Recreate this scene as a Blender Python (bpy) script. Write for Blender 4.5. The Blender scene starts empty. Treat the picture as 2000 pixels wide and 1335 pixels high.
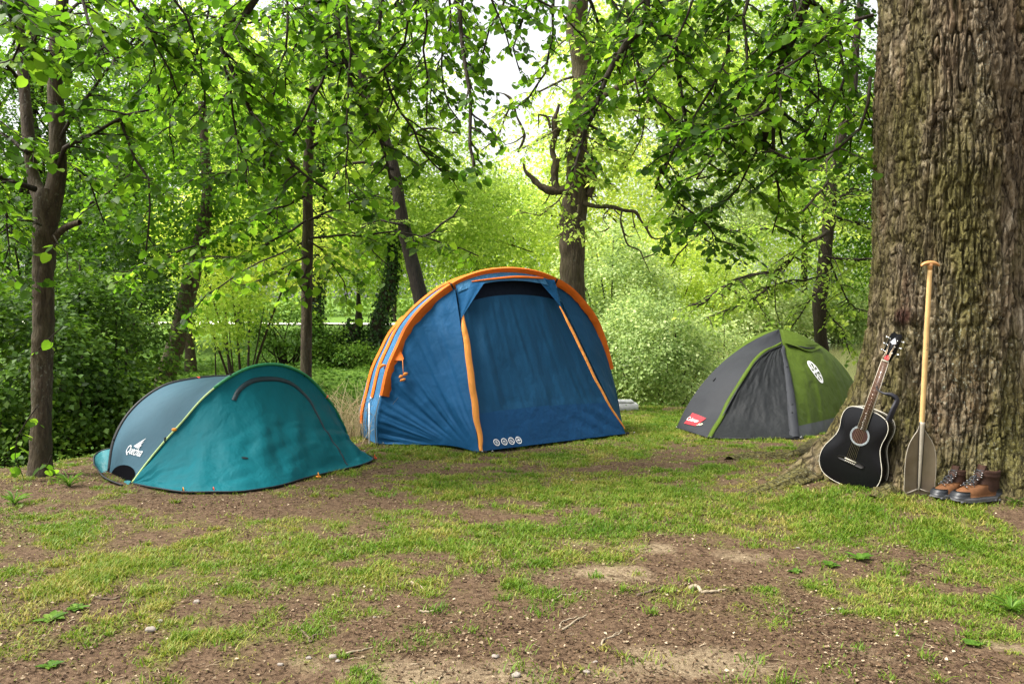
import bpy, math, random
import numpy as np
from mathutils import Vector, Matrix

SC = bpy.context.scene
COL = SC.collection
# ------------------------------------------------------------------ camera, sky, sun, exposure
F = 1555.0
CAMZ = 1.35
TH = math.atan(67.5 / F)
cd = bpy.data.cameras.new('camera')
cd.sensor_width = 36.0
cd.lens = F / 2000 * 36
cd.clip_start = 0.05
cd.clip_end = 2000
cam = bpy.data.objects.new('camera', cd)
COL.objects.link(cam)
cam.location = (0, 0, CAMZ)
cam.rotation_euler = (math.pi / 2 - TH, 0, 0)
SC.camera = cam

SUN_EL, SUN_AZ = math.radians(58), math.radians(-98)   # azimuth measured from +Y towards +X (sun high on the left)
w = bpy.data.worlds.new('World')
SC.world = w
w.use_nodes = True
nt = w.node_tree
nt.nodes.clear()
sky = nt.nodes.new('ShaderNodeTexSky')
sky.sky_type = 'NISHITA'
sky.sun_disc = False
sky.sun_elevation = SUN_EL
sky.sun_rotation = SUN_AZ
sky.air_density = 1.0
sky.dust_density = 4.0
sky.ozone_density = 1.0
hsv = nt.nodes.new('ShaderNodeHueSaturation')
hsv.inputs['Saturation'].default_value = 0.12
bg = nt.nodes.new('ShaderNodeBackground')
bg.inputs[1].default_value = 0.15
wo = nt.nodes.new('ShaderNodeOutputWorld')
nt.links.new(sky.outputs[0], hsv.inputs['Color'])
nt.links.new(hsv.outputs[0], bg.inputs[0])
nt.links.new(bg.outputs[0], wo.inputs[0])

sd = bpy.data.lights.new('sun', 'SUN')
sd.energy = 3.6
sd.angle = math.radians(20)
sd.color = (1.0, 0.95, 0.86)
sun = bpy.data.objects.new('sun', sd)
COL.objects.link(sun)
_d = Vector((math.sin(SUN_AZ) * math.cos(SUN_EL), math.cos(SUN_AZ) * math.cos(SUN_EL), math.sin(SUN_EL)))
sun.rotation_euler = _d.to_track_quat('Z', 'Y').to_euler()

SC.view_settings.view_transform = 'Standard'
SC.view_settings.look = 'None'
SC.view_settings.exposure = 1.28
SC.view_settings.gamma = 1.0
SC.view_settings.use_curve_mapping = False
SC.render.engine = 'CYCLES'
cy = SC.cycles
cy.max_bounces = 7
cy.diffuse_bounces = 4
cy.glossy_bounces = 2
cy.transmission_bounces = 5
cy.transparent_max_bounces = 8
cy.caustics_reflective = False
cy.caustics_refractive = False
cy.use_denoising = True
cy.sample_clamp_indirect = 6.0

# ------------------------------------------------------------------ numbers and helpers
R = np.random.RandomState(7)


def V3(*a):
    return np.array(a, float)


def unit(v):
    v = np.asarray(v, float)
    return v / np.maximum(np.linalg.norm(v, axis=-1, keepdims=True), 1e-9)


_perm = np.random.RandomState(3).permutation(4096).astype(np.int64)


def _h(i, j, k):
    return _perm[(_perm[(_perm[i & 4095] + j) & 4095] + k) & 4095] / 2047.5 - 1.0


def noise(x, y, z=0.0):
    x, y, z = np.broadcast_arrays(np.asarray(x, float), np.asarray(y, float), np.asarray(z, float))
    i = np.floor(x).astype(np.int64); j = np.floor(y).astype(np.int64); k = np.floor(z).astype(np.int64)
    fx, fy, fz = x - i, y - j, z - k
    fx = fx * fx * (3 - 2 * fx); fy = fy * fy * (3 - 2 * fy); fz = fz * fz * (3 - 2 * fz)
    def L(a, b, t): return a + (b - a) * t
    return L(L(L(_h(i, j, k), _h(i + 1, j, k), fx), L(_h(i, j + 1, k), _h(i + 1, j + 1, k), fx), fy),
             L(L(_h(i, j, k + 1), _h(i + 1, j, k + 1), fx), L(_h(i, j + 1, k + 1), _h(i + 1, j + 1, k + 1), fx), fy), fz)


def fbm(x, y, z=0.0, o=4):
    s = 0.0; a = 1.0; t = 0.0
    for q in range(o):
        s = s + a * noise(x * 2 ** q + 17.3 * q, y * 2 ** q + 5.1 * q, np.asarray(z) * 2 ** q + 9.7 * q)
        t += a; a *= 0.5
    return s / t


def ray(px, py):
    r = px - 1000.0; u = 667.5 - py
    d = np.array([r, F * math.cos(TH) + u * math.sin(TH), u * math.cos(TH) - F * math.sin(TH)])
    return d


def at(px, py, Y):
    d = ray(px, py)
    return np.array([0, 0, CAMZ]) + d * (Y / d[1])


def ray_plane(px, py, p0, n):
    d = ray(px, py); o = np.array([0, 0, CAMZ])
    return o + d * (np.dot(np.asarray(p0) - o, n) / np.dot(d, n))


def smooth(t):
    t = np.clip(t, 0, 1)
    return t * t * (3 - 2 * t)


_ex = np.array([-60, -12, -6, -4.3, -3.9, -2.8, 0, 2, 5, 8, 12, 60.0])
_ey = np.array([2.0, 5.0, 6.3, 6.9, 7.9, 9.0, 10.8, 12.6, 13.8, 14, 14, 16.0])
_fx = np.array([-60, -8, -4, 0, 2.5, 4.5, 8, 12, 60.0])
_fy = np.array([14, 15.0, 17, 19, 22, 40, 70, 85, 95.0])
WATER_Z = -1.25
TREE = (3.14, 5.75)


def gz(x, y, fine=True):
    x = np.asarray(x, float); y = np.asarray(y, float)
    e = np.interp(x, _ex, _ey); f = np.interp(x, _fx, _fy)
    z = -0.035 * np.maximum(0, y - 5.5) * smooth((y - 5.0) / 2)
    z = np.maximum(z, -0.3)
    z = z + 0.16 * np.exp(-(((x - TREE[0]) / 1.5) ** 2 + ((y - TREE[1] - .35) / 1.2) ** 2))
    if fine:
        z = z + 0.018 * fbm(x * 1.1, y * 1.1, 0.5, 4) * smooth((y - 1) / 2) + 0.006 * fbm(x * 9, y * 9, 2.5, 3)
    ed = e + 0.25 * noise(x * 1.3, y * .1, 4.0)
    near = z * (1 - smooth((y - ed) / 1.3)) + (-1.75) * smooth((y - ed) / 1.3)
    g = y - f + 0.4 * noise(x * .7, y * .2, 8.0)
    farz = -1.75 + 1.55 * smooth((g + 1.0) / 4.2) + 0.75 * smooth((g - 6) / 9) + 0.012 * np.maximum(g - 15, 0)
    farz = farz + 0.1 * fbm(x * .4, y * .4, 3.3, 3) * smooth(g / 3)
    return np.where(y > ed + 1.3, np.maximum(farz, -1.75), near)


def G(px, py):
    """the point of the ground seen at that place of the photograph"""
    d = ray(px, py)
    lo, hi = 1.0, 90.0
    ys = np.linspace(1.5, 90, 3000)
    X = d[0] * ys / d[1]; Z = CAMZ + d[2] * ys / d[1]
    b = np.nonzero(Z < gz(X, ys, False))[0]
    Y = ys[b[0]] if len(b) else 60.0
    p = np.array([0, 0, CAMZ]) + d * (Y / d[1])
    p[2] = gz(p[0], p[1])
    return p


# ------------------------------------------------------------------ mesh helpers
class MB:
    """collects vertices and faces, then links them as one mesh object"""
    def __init__(s):
        s.v = []; s.f = []; s.n = 0; s.t = []

    def add(s, verts, faces, tint=None):
        verts = np.asarray(verts, float).reshape(-1, 3)
        s.v.append(verts)
        for f in faces:
            f = np.asarray(f, np.int64)
            if f.ndim == 1: f = f[None]
            s.f.append(f + s.n)
            s.t.append(np.zeros(len(f)) if tint is None else np.broadcast_to(np.asarray(tint, float), (len(f),)))
        s.n += len(verts)
        return s

    def build(s, name, mat, parent=None, smooth=True, attrs=None):
        v = np.concatenate(s.v) if s.v else np.zeros((0, 3))
        me = bpy.data.meshes.new(name)
        me.vertices.add(len(v)); me.vertices.foreach_set('co', v.astype(np.float32).ravel())
        loops = np.concatenate([f.ravel() for f in s.f])
        cnt = np.concatenate([np.full(len(f), f.shape[1]) for f in s.f])
        st = np.concatenate([[0], np.cumsum(cnt)[:-1]])
        me.loops.add(len(loops)); me.loops.foreach_set('vertex_index', loops.astype(np.int32))
        me.polygons.add(len(cnt)); me.polygons.foreach_set('loop_start', st.astype(np.int32))
        me.polygons.foreach_set('loop_total', cnt.astype(np.int32))
        if smooth: me.polygons.foreach_set('use_smooth', np.ones(len(cnt), bool))
        t = np.concatenate(s.t)
        a = me.attributes.new('tint', 'FLOAT', 'FACE'); a.data.foreach_set('value', t.astype(np.float32))
        if attrs:
            for k, val in attrs.items():
                a = me.attributes.new(k, 'FLOAT', 'POINT'); a.data.foreach_set('value', np.asarray(val, np.float32).ravel())
        for m in (mat if isinstance(mat, (list, tuple)) else [mat]):
            me.materials.append(m)
        me.update(calc_edges=True)
        me.validate()
        o = bpy.data.objects.new(name, me)
        COL.objects.link(o)
        if parent is not None:
            o.parent = parent
            o.matrix_parent_inverse = world_of(parent).inverted()
        return o


def world_of(p):
    m = p.matrix_basis.copy()
    return world_of(p.parent) @ p.matrix_parent_inverse @ m if p.parent else m


def thing(name, label, cat, loc=(0, 0, 0), group=None, rz=0.0):
    o = bpy.data.objects.new(name, None)
    COL.objects.link(o)
    o.location = [float(c) for c in loc]
    o.rotation_euler = (0, 0, rz)
    o.empty_display_size = 0.1
    return tag(o, label, cat, group)


def tag(o, label=None, cat=None, group=None, kind=None):
    if label: o['label'] = label
    if cat: o['category'] = cat
    if group: o['group'] = group
    if kind: o['kind'] = kind
    return o


def recentre(o):
    """put a one-mesh thing's origin at its base"""
    me = o.data
    co = np.empty(len(me.vertices) * 3, np.float32); me.vertices.foreach_get('co', co); co = co.reshape(-1, 3)
    c = co.mean(0); c[2] = co[:, 2].min()
    me.vertices.foreach_set('co', (co - c).ravel()); me.update()
    o.location = [float(q) for q in c]
    return o


def grid_faces(nu, nv, wrap=False):
    i = np.arange(nu if wrap else nu - 1)[:, None]; j = np.arange(nv - 1)[None]
    a = i * nv + j; b = ((i + 1) % nu) * nv + j
    return np.stack([a, b, b + 1, a + 1], -1).reshape(-1, 4)


def tube(mb, pts, rad, sides=6, cap=True, tint=None):
    pts = np.asarray(pts, float); n = len(pts)
    rad = np.broadcast_to(np.asarray(rad, float), (n,))
    t = np.gradient(pts, axis=0); t = unit(t)
    up = np.tile(V3(0, 0, 1.0), (n, 1)); bad = np.abs(t[:, 2]).mean() > .8
    if bad: up = np.tile(V3(0, 1.0, 0), (n, 1))
    a = unit(np.cross(t, up)); b = np.cross(t, a)
    th = np.arange(sides) * 2 * np.pi / sides
    ring = pts[:, None] + rad[:, None, None] * (np.cos(th)[None, :, None] * a[:, None] + np.sin(th)[None, :, None] * b[:, None])
    i = np.arange(n - 1)[:, None]; j = np.arange(sides)[None]; j2 = (j + 1) % sides
    f = np.stack([i * sides + j, i * sides + j2, (i + 1) * sides + j2, (i + 1) * sides + j], -1).reshape(-1, 4)
    fs = [f]
    if cap and sides > 2:
        fs += [np.arange(sides)[::-1][None], ((n - 1) * sides + np.arange(sides))[None]]
    mb.add(ring.reshape(-1, 3), fs, tint)


def spline(pts, n):
    pts = np.asarray(pts, float)
    d = np.concatenate([[0], np.cumsum(np.linalg.norm(np.diff(pts, axis=0), axis=1))])
    m = len(pts); s = np.linspace(0, d[-1], n)
    if m < 3: return np.stack([np.interp(s, d, pts[:, k]) for k in range(pts.shape[1])], -1)
    tan = np.gradient(pts, d, axis=0)
    i = np.clip(np.searchsorted(d, s, 'right') - 1, 0, m - 2)
    h = d[i + 1] - d[i]; t = ((s - d[i]) / h)[:, None]; h = h[:, None]
    p0, p1, m0, m1 = pts[i], pts[i + 1], tan[i] * h, tan[i + 1] * h
    return (2 * t**3 - 3 * t**2 + 1) * p0 + (t**3 - 2 * t**2 + t) * m0 + (-2 * t**3 + 3 * t**2) * p1 + (t**3 - t**2) * m1


def box(mb, c, s, rot=None, bev=0.0):
    """a box with bevelled edges: centre, size, rotation (3x3 columns)"""
    hx, hy, hz = np.array(s) / 2.0
    b = min(bev, hx * .9, hy * .9, hz * .9)
    if b <= 0:
        v = np.array([[x, y, z] for x in (-hx, hx) for y in (-hy, hy) for z in (-hz, hz)])
        f = np.array([[0, 1, 3, 2], [4, 6, 7, 5], [0, 4, 5, 1], [2, 3, 7, 6], [0, 2, 6, 4], [1, 5, 7, 3]])
    else:
        ang = np.linspace(0, np.pi / 2, 3)
        pl = []
        for q, (sx, sy) in enumerate(((1, 1), (-1, 1), (-1, -1), (1, -1))):
            for a in ang:
                aa = a + q * np.pi / 2
                pl.append([sx * (hx - b) + b * math.cos(aa), sy * (hy - b) + b * math.sin(aa)])
        pl = np.array(pl); m = len(pl)
        inner = pl * np.array([(hx - b) / hx, (hy - b) / hy])
        v = np.concatenate([np.c_[inner, np.full(m, -hz)], np.c_[pl, np.full(m, -hz + b)], np.c_[pl, np.full(m, hz - b)], np.c_[inner, np.full(m, hz)]])
        i = np.arange(3)[:, None]; j = np.arange(m)[None]; j2 = (j + 1) % m
        f = np.stack([i * m + j, i * m + j2, (i + 1) * m + j2, (i + 1) * m + j], -1).reshape(-1, 4)
    if rot is not None: v = v @ np.asarray(rot).T
    v = v + np.asarray(c)
    if b <= 0: mb.add(v, [f])
    else: mb.add(v, [f, np.arange(m)[::-1][None], (3 * m + np.arange(m))[None]])


# ------------------------------------------------------------------ materials
def mat_new(name):
    m = bpy.data.materials.new(name); m.use_nodes = True
    nt = m.node_tree; nt.nodes.clear()
    out = nt.nodes.new('ShaderNodeOutputMaterial')
    return m, nt, out


def N(nt, typ, **kw):
    n = nt.nodes.new('ShaderNode' + typ)
    for k, v in kw.items():
        if k.startswith('i_'):
            key = k[2:].replace('_', ' ')
            n.inputs[int(key) if key.isdigit() else key].default_value = v
        else: setattr(n, k, v)
    return n


def ramp(nt, src, stops, interp='LINEAR'):
    r = N(nt, 'ValToRGB'); r.color_ramp.interpolation = interp
    e = r.color_ramp.elements
    while len(e) < len(stops): e.new(0.5)
    for q, (p, c) in zip(e, stops):
        q.position = p; q.color = (*c, 1)
    nt.links.new(src, r.inputs[0])
    return r.outputs[0]


def coords(nt, scale=(1, 1, 1), kind='Object', rot=(0, 0, 0)):
    tc = N(nt, 'TexCoord'); mp = N(nt, 'Mapping'); mp.inputs['Scale'].default_value = scale
    mp.inputs['Rotation'].default_value = rot
    nt.links.new(tc.outputs[kind], mp.inputs[0]); return mp.outputs[0]


def ntex(nt, co, scale, detail=4, rough=.55, dist=0.0):
    n = N(nt, 'TexNoise'); n.inputs['Scale'].default_value = scale; n.inputs['Detail'].default_value = detail
    n.inputs['Roughness'].default_value = rough; n.inputs['Distortion'].default_value = dist
    nt.links.new(co, n.inputs['Vector']); return n.outputs['Fac']


def mix(nt, fac, a, b, mode='MIX'):
    m = N(nt, 'Mix', data_type='RGBA', blend_type=mode)
    for s, val in ((m.inputs[0], fac), (m.inputs[6], a), (m.inputs[7], b)):
        if isinstance(val, (int, float)): s.default_value = val
        elif isinstance(val, tuple): s.default_value = (*val, 1)
        else: nt.links.new(val, s)
    return m.outputs[2]


def bump(nt, h, strength, dist=0.01, nrm=None):
    b = N(nt, 'Bump'); b.inputs['Strength'].default_value = strength; b.inputs['Distance'].default_value = dist
    nt.links.new(h, b.inputs['Height'])
    if nrm is not None: nt.links.new(nrm, b.inputs['Normal'])
    return b.outputs[0]


def pbsdf(nt, out, col, rough=.6, spec=.4, metal=0, nrm=None, coat=0):
    p = N(nt, 'BsdfPrincipled')
    for k, val in (('Base Color', col), ('Roughness', rough), ('Specular IOR Level', spec), ('Metallic', metal), ('Coat Weight', coat)):
        if isinstance(val, tuple): p.inputs[k].default_value = (*val, 1)
        elif isinstance(val, (int, float)): p.inputs[k].default_value = val
        else: nt.links.new(val, p.inputs[k])
    if nrm is not None: nt.links.new(nrm, p.inputs['Normal'])
    if out is not None: nt.links.new(p.outputs[0], out.inputs[0])
    return p.outputs[0]


def leaf_mat(name, c0, c1, c2, trans=.45, rough=.5, transcol=1.5):
    m, nt, out = mat_new(name)
    at_ = N(nt, 'Attribute', attribute_name='tint')
    col = ramp(nt, at_.outputs['Fac'], [(0, c0), (.5, c1), (1, c2)])
    p = pbsdf(nt, None, col, rough, .16)
    t = N(nt, 'BsdfTranslucent')
    tc = mix(nt, 1.0, col, (transcol * 1.12, transcol * 1.10, transcol * .8), 'MULTIPLY')
    nt.links.new(tc, t.inputs[0])
    ms = N(nt, 'MixShader'); ms.inputs[0].default_value = trans
    nt.links.new(p, ms.inputs[1]); nt.links.new(t.outputs[0], ms.inputs[2]); nt.links.new(ms.outputs[0], out.inputs[0])
    return m


def plain(name, col, rough=.5, spec=.4, metal=0, var=.15, scale=30, bmp=0.0, coat=0, bscale=None):
    m, nt, out = mat_new(name)
    co = coords(nt)
    n = ntex(nt, co, scale, 5)
    a = tuple(c * (1 - var) for c in col); b = tuple(min(1, c * (1 + var)) for c in col)
    c = ramp(nt, n, [(.3, a), (.7, b)])
    nr = bump(nt, ntex(nt, co, bscale or scale * 2, 4), bmp, .003) if bmp else None
    pbsdf(nt, out, c, rough, spec, metal, nr, coat)
    return m


def cloth(name, col, rough=.62, folds=.5, trans=.12, fold_scale=(1, 1, 1), var=.12, fs=9.0, spec=.10, rot=(0, 0, 0)):
    m, nt, out = mat_new(name)
    co = coords(nt, fold_scale, rot=rot)
    f1 = ntex(nt, co, fs, 3, .5, .25)
    co2 = coords(nt)
    f2 = ntex(nt, co2, 28, 3, .5, .5)
    we = ntex(nt, co2, 600, 1)
    n1 = bump(nt, f1, folds, .05)
    n2 = bump(nt, f2, folds * .25, .012, n1)
    n3 = bump(nt, we, .08, .001, n2)
    v = ntex(nt, co2, 3.5, 4)
    c = ramp(nt, v, [(.3, tuple(q * (1 - var) for q in col)), (.7, tuple(q * (1 + var) for q in col))])
    p = pbsdf(nt, None, c, rough, spec, 0, n3)
    if trans > 0:
        t = N(nt, 'BsdfTranslucent'); nt.links.new(c, t.inputs[0]); nt.links.new(n1, t.inputs['Normal'])
        ms = N(nt, 'MixShader'); ms.inputs[0].default_value = trans
        nt.links.new(p, ms.inputs[1]); nt.links.new(t.outputs[0], ms.inputs[2]); nt.links.new(ms.outputs[0], out.inputs[0])
    else: nt.links.new(p, out.inputs[0])
    return m


def bark_mat(name, dark, mid, light, moss, scale=1.0, moss_amt=.5, lichen=.0, stretch=.18, bstr=.9):
    m, nt, out = mat_new(name)
    co = coords(nt, (1, 1, stretch))
    vo = N(nt, 'TexVoronoi', feature='DISTANCE_TO_EDGE'); vo.inputs['Scale'].default_value = 26 * scale
    wv = mix(nt, .06, co, N_out_noise_vec(nt, co, 9 * scale))
    nt.links.new(wv, vo.inputs['Vector'])
    n1 = ntex(nt, co, 22 * scale, 6, .65, .6)
    n2 = ntex(nt, coords(nt), 120 * scale, 4)
    c = ramp(nt, n1, [(.28, dark), (.5, mid), (.72, light)])
    big = ntex(nt, coords(nt, (1, 1, .5)), 3.2 * scale, 4)
    mo = ramp(nt, big, [(.45 - .1 * moss_amt, (0, 0, 0)), (.72, (moss_amt, moss_amt, moss_amt))])
    c = mix(nt, mo, c, moss)
    if lichen > 0:
        li = ntex(nt, coords(nt, (1, 1, .6)), 55, 5, .7)
        lb = ntex(nt, coords(nt), 2.1, 3)
        pr = N(nt, 'Math', operation='MULTIPLY'); nt.links.new(ramp(nt, li, [(.56, (0, 0, 0)), (.64, (1, 1, 1))]), pr.inputs[0])
        nt.links.new(ramp(nt, lb, [(.48, (0, 0, 0)), (.62, (lichen,) * 3)]), pr.inputs[1])
        c = mix(nt, pr.outputs[0], c, (.30, .32, .25))
    b1 = bump(nt, vo.outputs['Distance'], .5 * bstr, .03)
    b2 = bump(nt, n1, bstr, .03, b1)
    b3 = bump(nt, n2, .5 * bstr, .006, b2)
    pbsdf(nt, out, c, .85, .25, 0, b3)
    return m


def N_out_noise_vec(nt, co, scale):
    n = N(nt, 'TexNoise'); n.inputs['Scale'].default_value = scale; nt.links.new(co, n.inputs['Vector'])
    return n.outputs['Color']


M = {}
M['lime'] = leaf_mat('lime_leaf', (.022, .058, .005), (.062, .140, .009), (.17, .28, .022), .56, .5, 2.0)
M['limedark'] = leaf_mat('shade_leaf', (.016, .050, .010), (.028, .080, .012), (.055, .130, .018), .42)
M['dark'] = leaf_mat('maple_leaf', (.016, .042, .005), (.050, .112, .010), (.140, .235, .026), .42, .5)
M['yellow'] = leaf_mat('young_leaf', (.18, .27, .035), (.34, .43, .07), (.54, .57, .13), .55, .5, 1.7)
M['bright'] = leaf_mat('bright_leaf', (.085, .16, .025), (.21, .32, .05), (.40, .50, .11), .55, .5, 1.7)
M['pale'] = leaf_mat('willow_leaf', (.07, .13, .03), (.28, .38, .14), (.60, .66, .36), .45, .45, 1.6)
M['ivy'] = leaf_mat('ivy_leaf', (.012, .035, .010), (.025, .06, .014), (.05, .1, .02), .2, .3)
M['weed'] = leaf_mat('weed_leaf', (.035, .09, .010), (.075, .16, .018), (.15, .25, .035), .4)
M['grass'] = leaf_mat('grass_blade', (.045, .120, .008), (.125, .205, .016), (.34, .28, .08), .35, .5, 1.2)
M['straw'] = leaf_mat('straw', (.25, .19, .10), (.42, .33, .18), (.6, .5, .3), .3, .6, 1.0)
M['bark_big'] = bark_mat('ridged_bark', (.045, .028, .014), (.13, .088, .045), (.27, .2, .12), (.13, .125, .022), 1.0, .75, .9)
M['bark'] = bark_mat('smooth_bark', (.020, .014, .009), (.050, .036, .022), (.095, .072, .045), (.05, .05, .014), 1.6, .4, .3, .25, .6)
M['bark_mid'] = bark_mat('brown_ridged_bark', (.022, .015, .009), (.06, .043, .026), (.12, .09, .055), (.06, .06, .015), 1.2, .5, .2, .2)
M['bark_dark'] = bark_mat('dark_bark', (.012, .009, .006), (.026, .019, .012), (.048, .036, .024), (.035, .04, .012), 1.6, .3, 0, .25, .6)
M['twig'] = plain('twig_bark', (.035, .024, .016), .8, .2, 0, .4, 40)

# ------------------------------------------------------------------ foliage helpers
LIME_T = np.array([(0, 0, 0), (.28, -.09, .02), (.50, .15, .05), (.50, .52, .03), (.27, .84, -.03), (0, 1.02, -.12),
                   (-.27, .84, -.03), (-.50, .52, .03), (-.50, .15, .05), (-.28, -.09, .02)])
LIME_F = np.array([[0, 1, 2, 3, 4, 5], [0, 5, 6, 7, 8, 9]])
SIMP_T = np.array([(0, 0, 0), (.38, .42, .09), (0, 1.0, -.08), (-.38, .42, .09)])
SIMP_F = np.array([[0, 1, 2], [0, 2, 3]])
QUAD_F = np.array([[0, 1, 2, 3]])


class Leaves:
    def __init__(s): s.p = []; s.d = []; s.n = []; s.s = []; s.t = []

    def add(s, p, d, n, sz, t):
        k = len(p)
        s.p.append(p); s.d.append(d); s.n.append(n)
        s.s.append(np.broadcast_to(sz, (k,))); s.t.append(np.broadcast_to(t, (k,)))

    def build(s, name, mat, parent=None, shape='lime', keep=None):
        p = np.concatenate(s.p); d = unit(np.concatenate(s.d)); n = np.concatenate(s.n)
        sz = np.concatenate(s.s); t = np.concatenate(s.t)
        if keep is not None:
            k = keep(p); p, d, n, sz, t = p[k], d[k], n[k], sz[k], t[k]
        x = unit(np.cross(d, n)); n = np.cross(x, d)
        T, Fc = (LIME_T, LIME_F) if shape == 'lime' else (SIMP_T, SIMP_F) if shape == 'simple' else (SIMP_T, QUAD_F)
        v = p[:, None] + sz[:, None, None] * (T[None, :, 0, None] * x[:, None] + T[None, :, 1, None] * d[:, None] + T[None, :, 2, None] * n[:, None])
        k = len(T)
        f = (np.arange(len(p)) * k)[:, None, None] + Fc[None]
        mb = MB(); mb.add(v.reshape(-1, 3), [f.reshape(-1, Fc.shape[1])], np.clip(np.repeat(t, len(Fc)), 0, 1))
        return mb.build(name, mat, parent, smooth=False)


def twig_leaves(LV, pts, rng, size=.075, gap=.045, tint=.5, droop=.5):
    L = np.linalg.norm(np.diff(pts, axis=0), axis=1).sum()
    n = max(3, int(L / gap))
    s = np.linspace(.12, 1.0, n)
    idx = s * (len(pts) - 1); i = np.clip(idx.astype(int), 0, len(pts) - 2); f = (idx - i)[:, None]
    p = pts[i] * (1 - f) + pts[i + 1] * f
    td = unit(pts[-1] - pts[0])
    side = unit(np.cross(td, V3(0, 0, 1.0)) + rng.randn(3) * .15)
    sg = np.where(np.arange(n) % 2, 1.0, -1.0)[:, None]
    d = sg * side * .9 + td * .55 + np.array([0, 0, -droop]) + rng.randn(n, 3) * .25
    nr = np.array([0, 0, 1.0]) + rng.randn(n, 3) * .38 + sg * side * .2
    p = p + unit(d) * .02
    LV.add(p, d, nr, size * rng.uniform(.35, 1.25, n), tint + rng.randn(n) * .2)


def bough(TB, LV, pts, r0, r1, rng, side=.6, gap=.16, size=.075, lgap=.045, tint=.5, start=.1, droop=.5, jit=.03, sub=True, sides=6):
    L = np.linalg.norm(np.diff(np.asarray(pts), axis=0), axis=1).sum()
    n = max(5, int(L / .14))
    P = spline(pts, n)
    P[1:-1] += rng.randn(n - 2, 3) * jit * .5
    tube(TB, P, np.linspace(r0, r1, n), sides)
    k = int(L * (1 - start) / gap)
    for q in range(k + 1):
        t = start + (1 - start) * (q + rng.rand() * .6) / (k + 1)
        i = min(int(t * (n - 1)), n - 2)
        b = P[i] + (P[i + 1] - P[i]) * (t * (n - 1) - i)
        ax = unit(P[i + 1] - P[i])
        a = rng.uniform(0, 2 * np.pi)
        hz = V3(math.cos(a), math.sin(a), 0)
        d = unit(hz * .9 + ax * .55 + V3(0, 0, rng.uniform(-.3, .25)))
        ln = side * rng.uniform(.45, 1.15) * (1 - .35 * t)
        m = 6
        tt = np.linspace(0, 1, m)[:, None]
        S = b + d * ln * tt + V3(0, 0, -1) * ln * .22 * tt ** 2 + rng.randn(m, 3) * .012 * tt
        tube(TB, S, np.linspace(min(r1 * 1.1 + .002, r0 * .5), .0016, m), 4, False)
        tv = tint + rng.randn() * .16
        twig_leaves(LV, S, rng, size, lgap, tv, droop)
        if sub:
            for c in range(int(ln / .11)):
                u = rng.uniform(.2, .95); ii = min(int(u * (m - 1)), m - 2)
                bb = S[ii]
                sd = unit(np.cross(d, V3(0, 0, 1.0))) * rng.choice([-1, 1])
                dd = unit(sd * .8 + d * .7 + rng.randn(3) * .2 + V3(0, 0, -.12))
                l2 = ln * rng.uniform(.3, .6)
                S2 = bb + dd * l2 * np.linspace(0, 1, 4)[:, None] + V3(0, 0, -1) * l2 * .2 * np.linspace(0, 1, 4)[:, None] ** 2
                tube(TB, S2, np.linspace(.003, .0014, 4), 3, False)
                twig_leaves(LV, S2, rng, size, lgap, tv, droop)


def cloud(LV, c, rad, ncl, per, clr, size, rng, tint=.5, flat=.4, inner=.45, tilt=.5, low=-1.0, lump=.25):
    """clumps of leaves through a crown's volume, thinner inside"""
    c = np.asarray(c, float); rad = np.asarray(rad, float)
    u = unit(rng.randn(ncl * 2, 3)); u = u[u[:, 2] > low][:ncl]; ncl = len(u)
    rr = inner + (1 - inner) * rng.rand(ncl) ** .6
    ph = rng.rand(3) * 50
    rr = rr * (1 + lump * noise(u[:, 0] * 2.2 + ph[0], u[:, 1] * 2.2 + ph[1], u[:, 2] * 2.2 + ph[2]))
    cc = c + u * rad * rr[:, None]
    k = rng.poisson(per, ncl) + 4
    idx = np.repeat(np.arange(ncl), k); n = len(idx)
    sc = clr * rng.uniform(.5, 1.3, ncl)
    off = rng.randn(n, 3) * np.array([1, 1, flat]) * sc[idx][:, None] * .6
    # a clump hangs a little at its rim
    off[:, 2] -= .35 * (off[:, 0] ** 2 + off[:, 1] ** 2) / (sc[idx] + 1e-6)
    p = cc[idx] + off
    d = unit(off * np.array([1, 1, .3]) + u[idx] * .3 * sc[idx][:, None]) + rng.randn(n, 3) * .45 + np.array([0, 0, -.35])
    nr = np.array([0, 0, 1.0]) + u[idx] * tilt + rng.randn(n, 3) * .5
    tc = tint + rng.randn(ncl) * .17
    LV.add(p, d, nr, size * rng.uniform(.6, 1.25, n), tc[idx] + rng.randn(n) * .13)
    return cc


# ------------------------------------------------------------------ ground, water, path
def ell(px, py, rx, ry, a):
    p = G(px, py); D = p[1]
    return (p[0], p[1], max(.05, rx * D / F), max(.05, ry * D * D / (F * (CAMZ - p[2]))), a)


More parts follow.
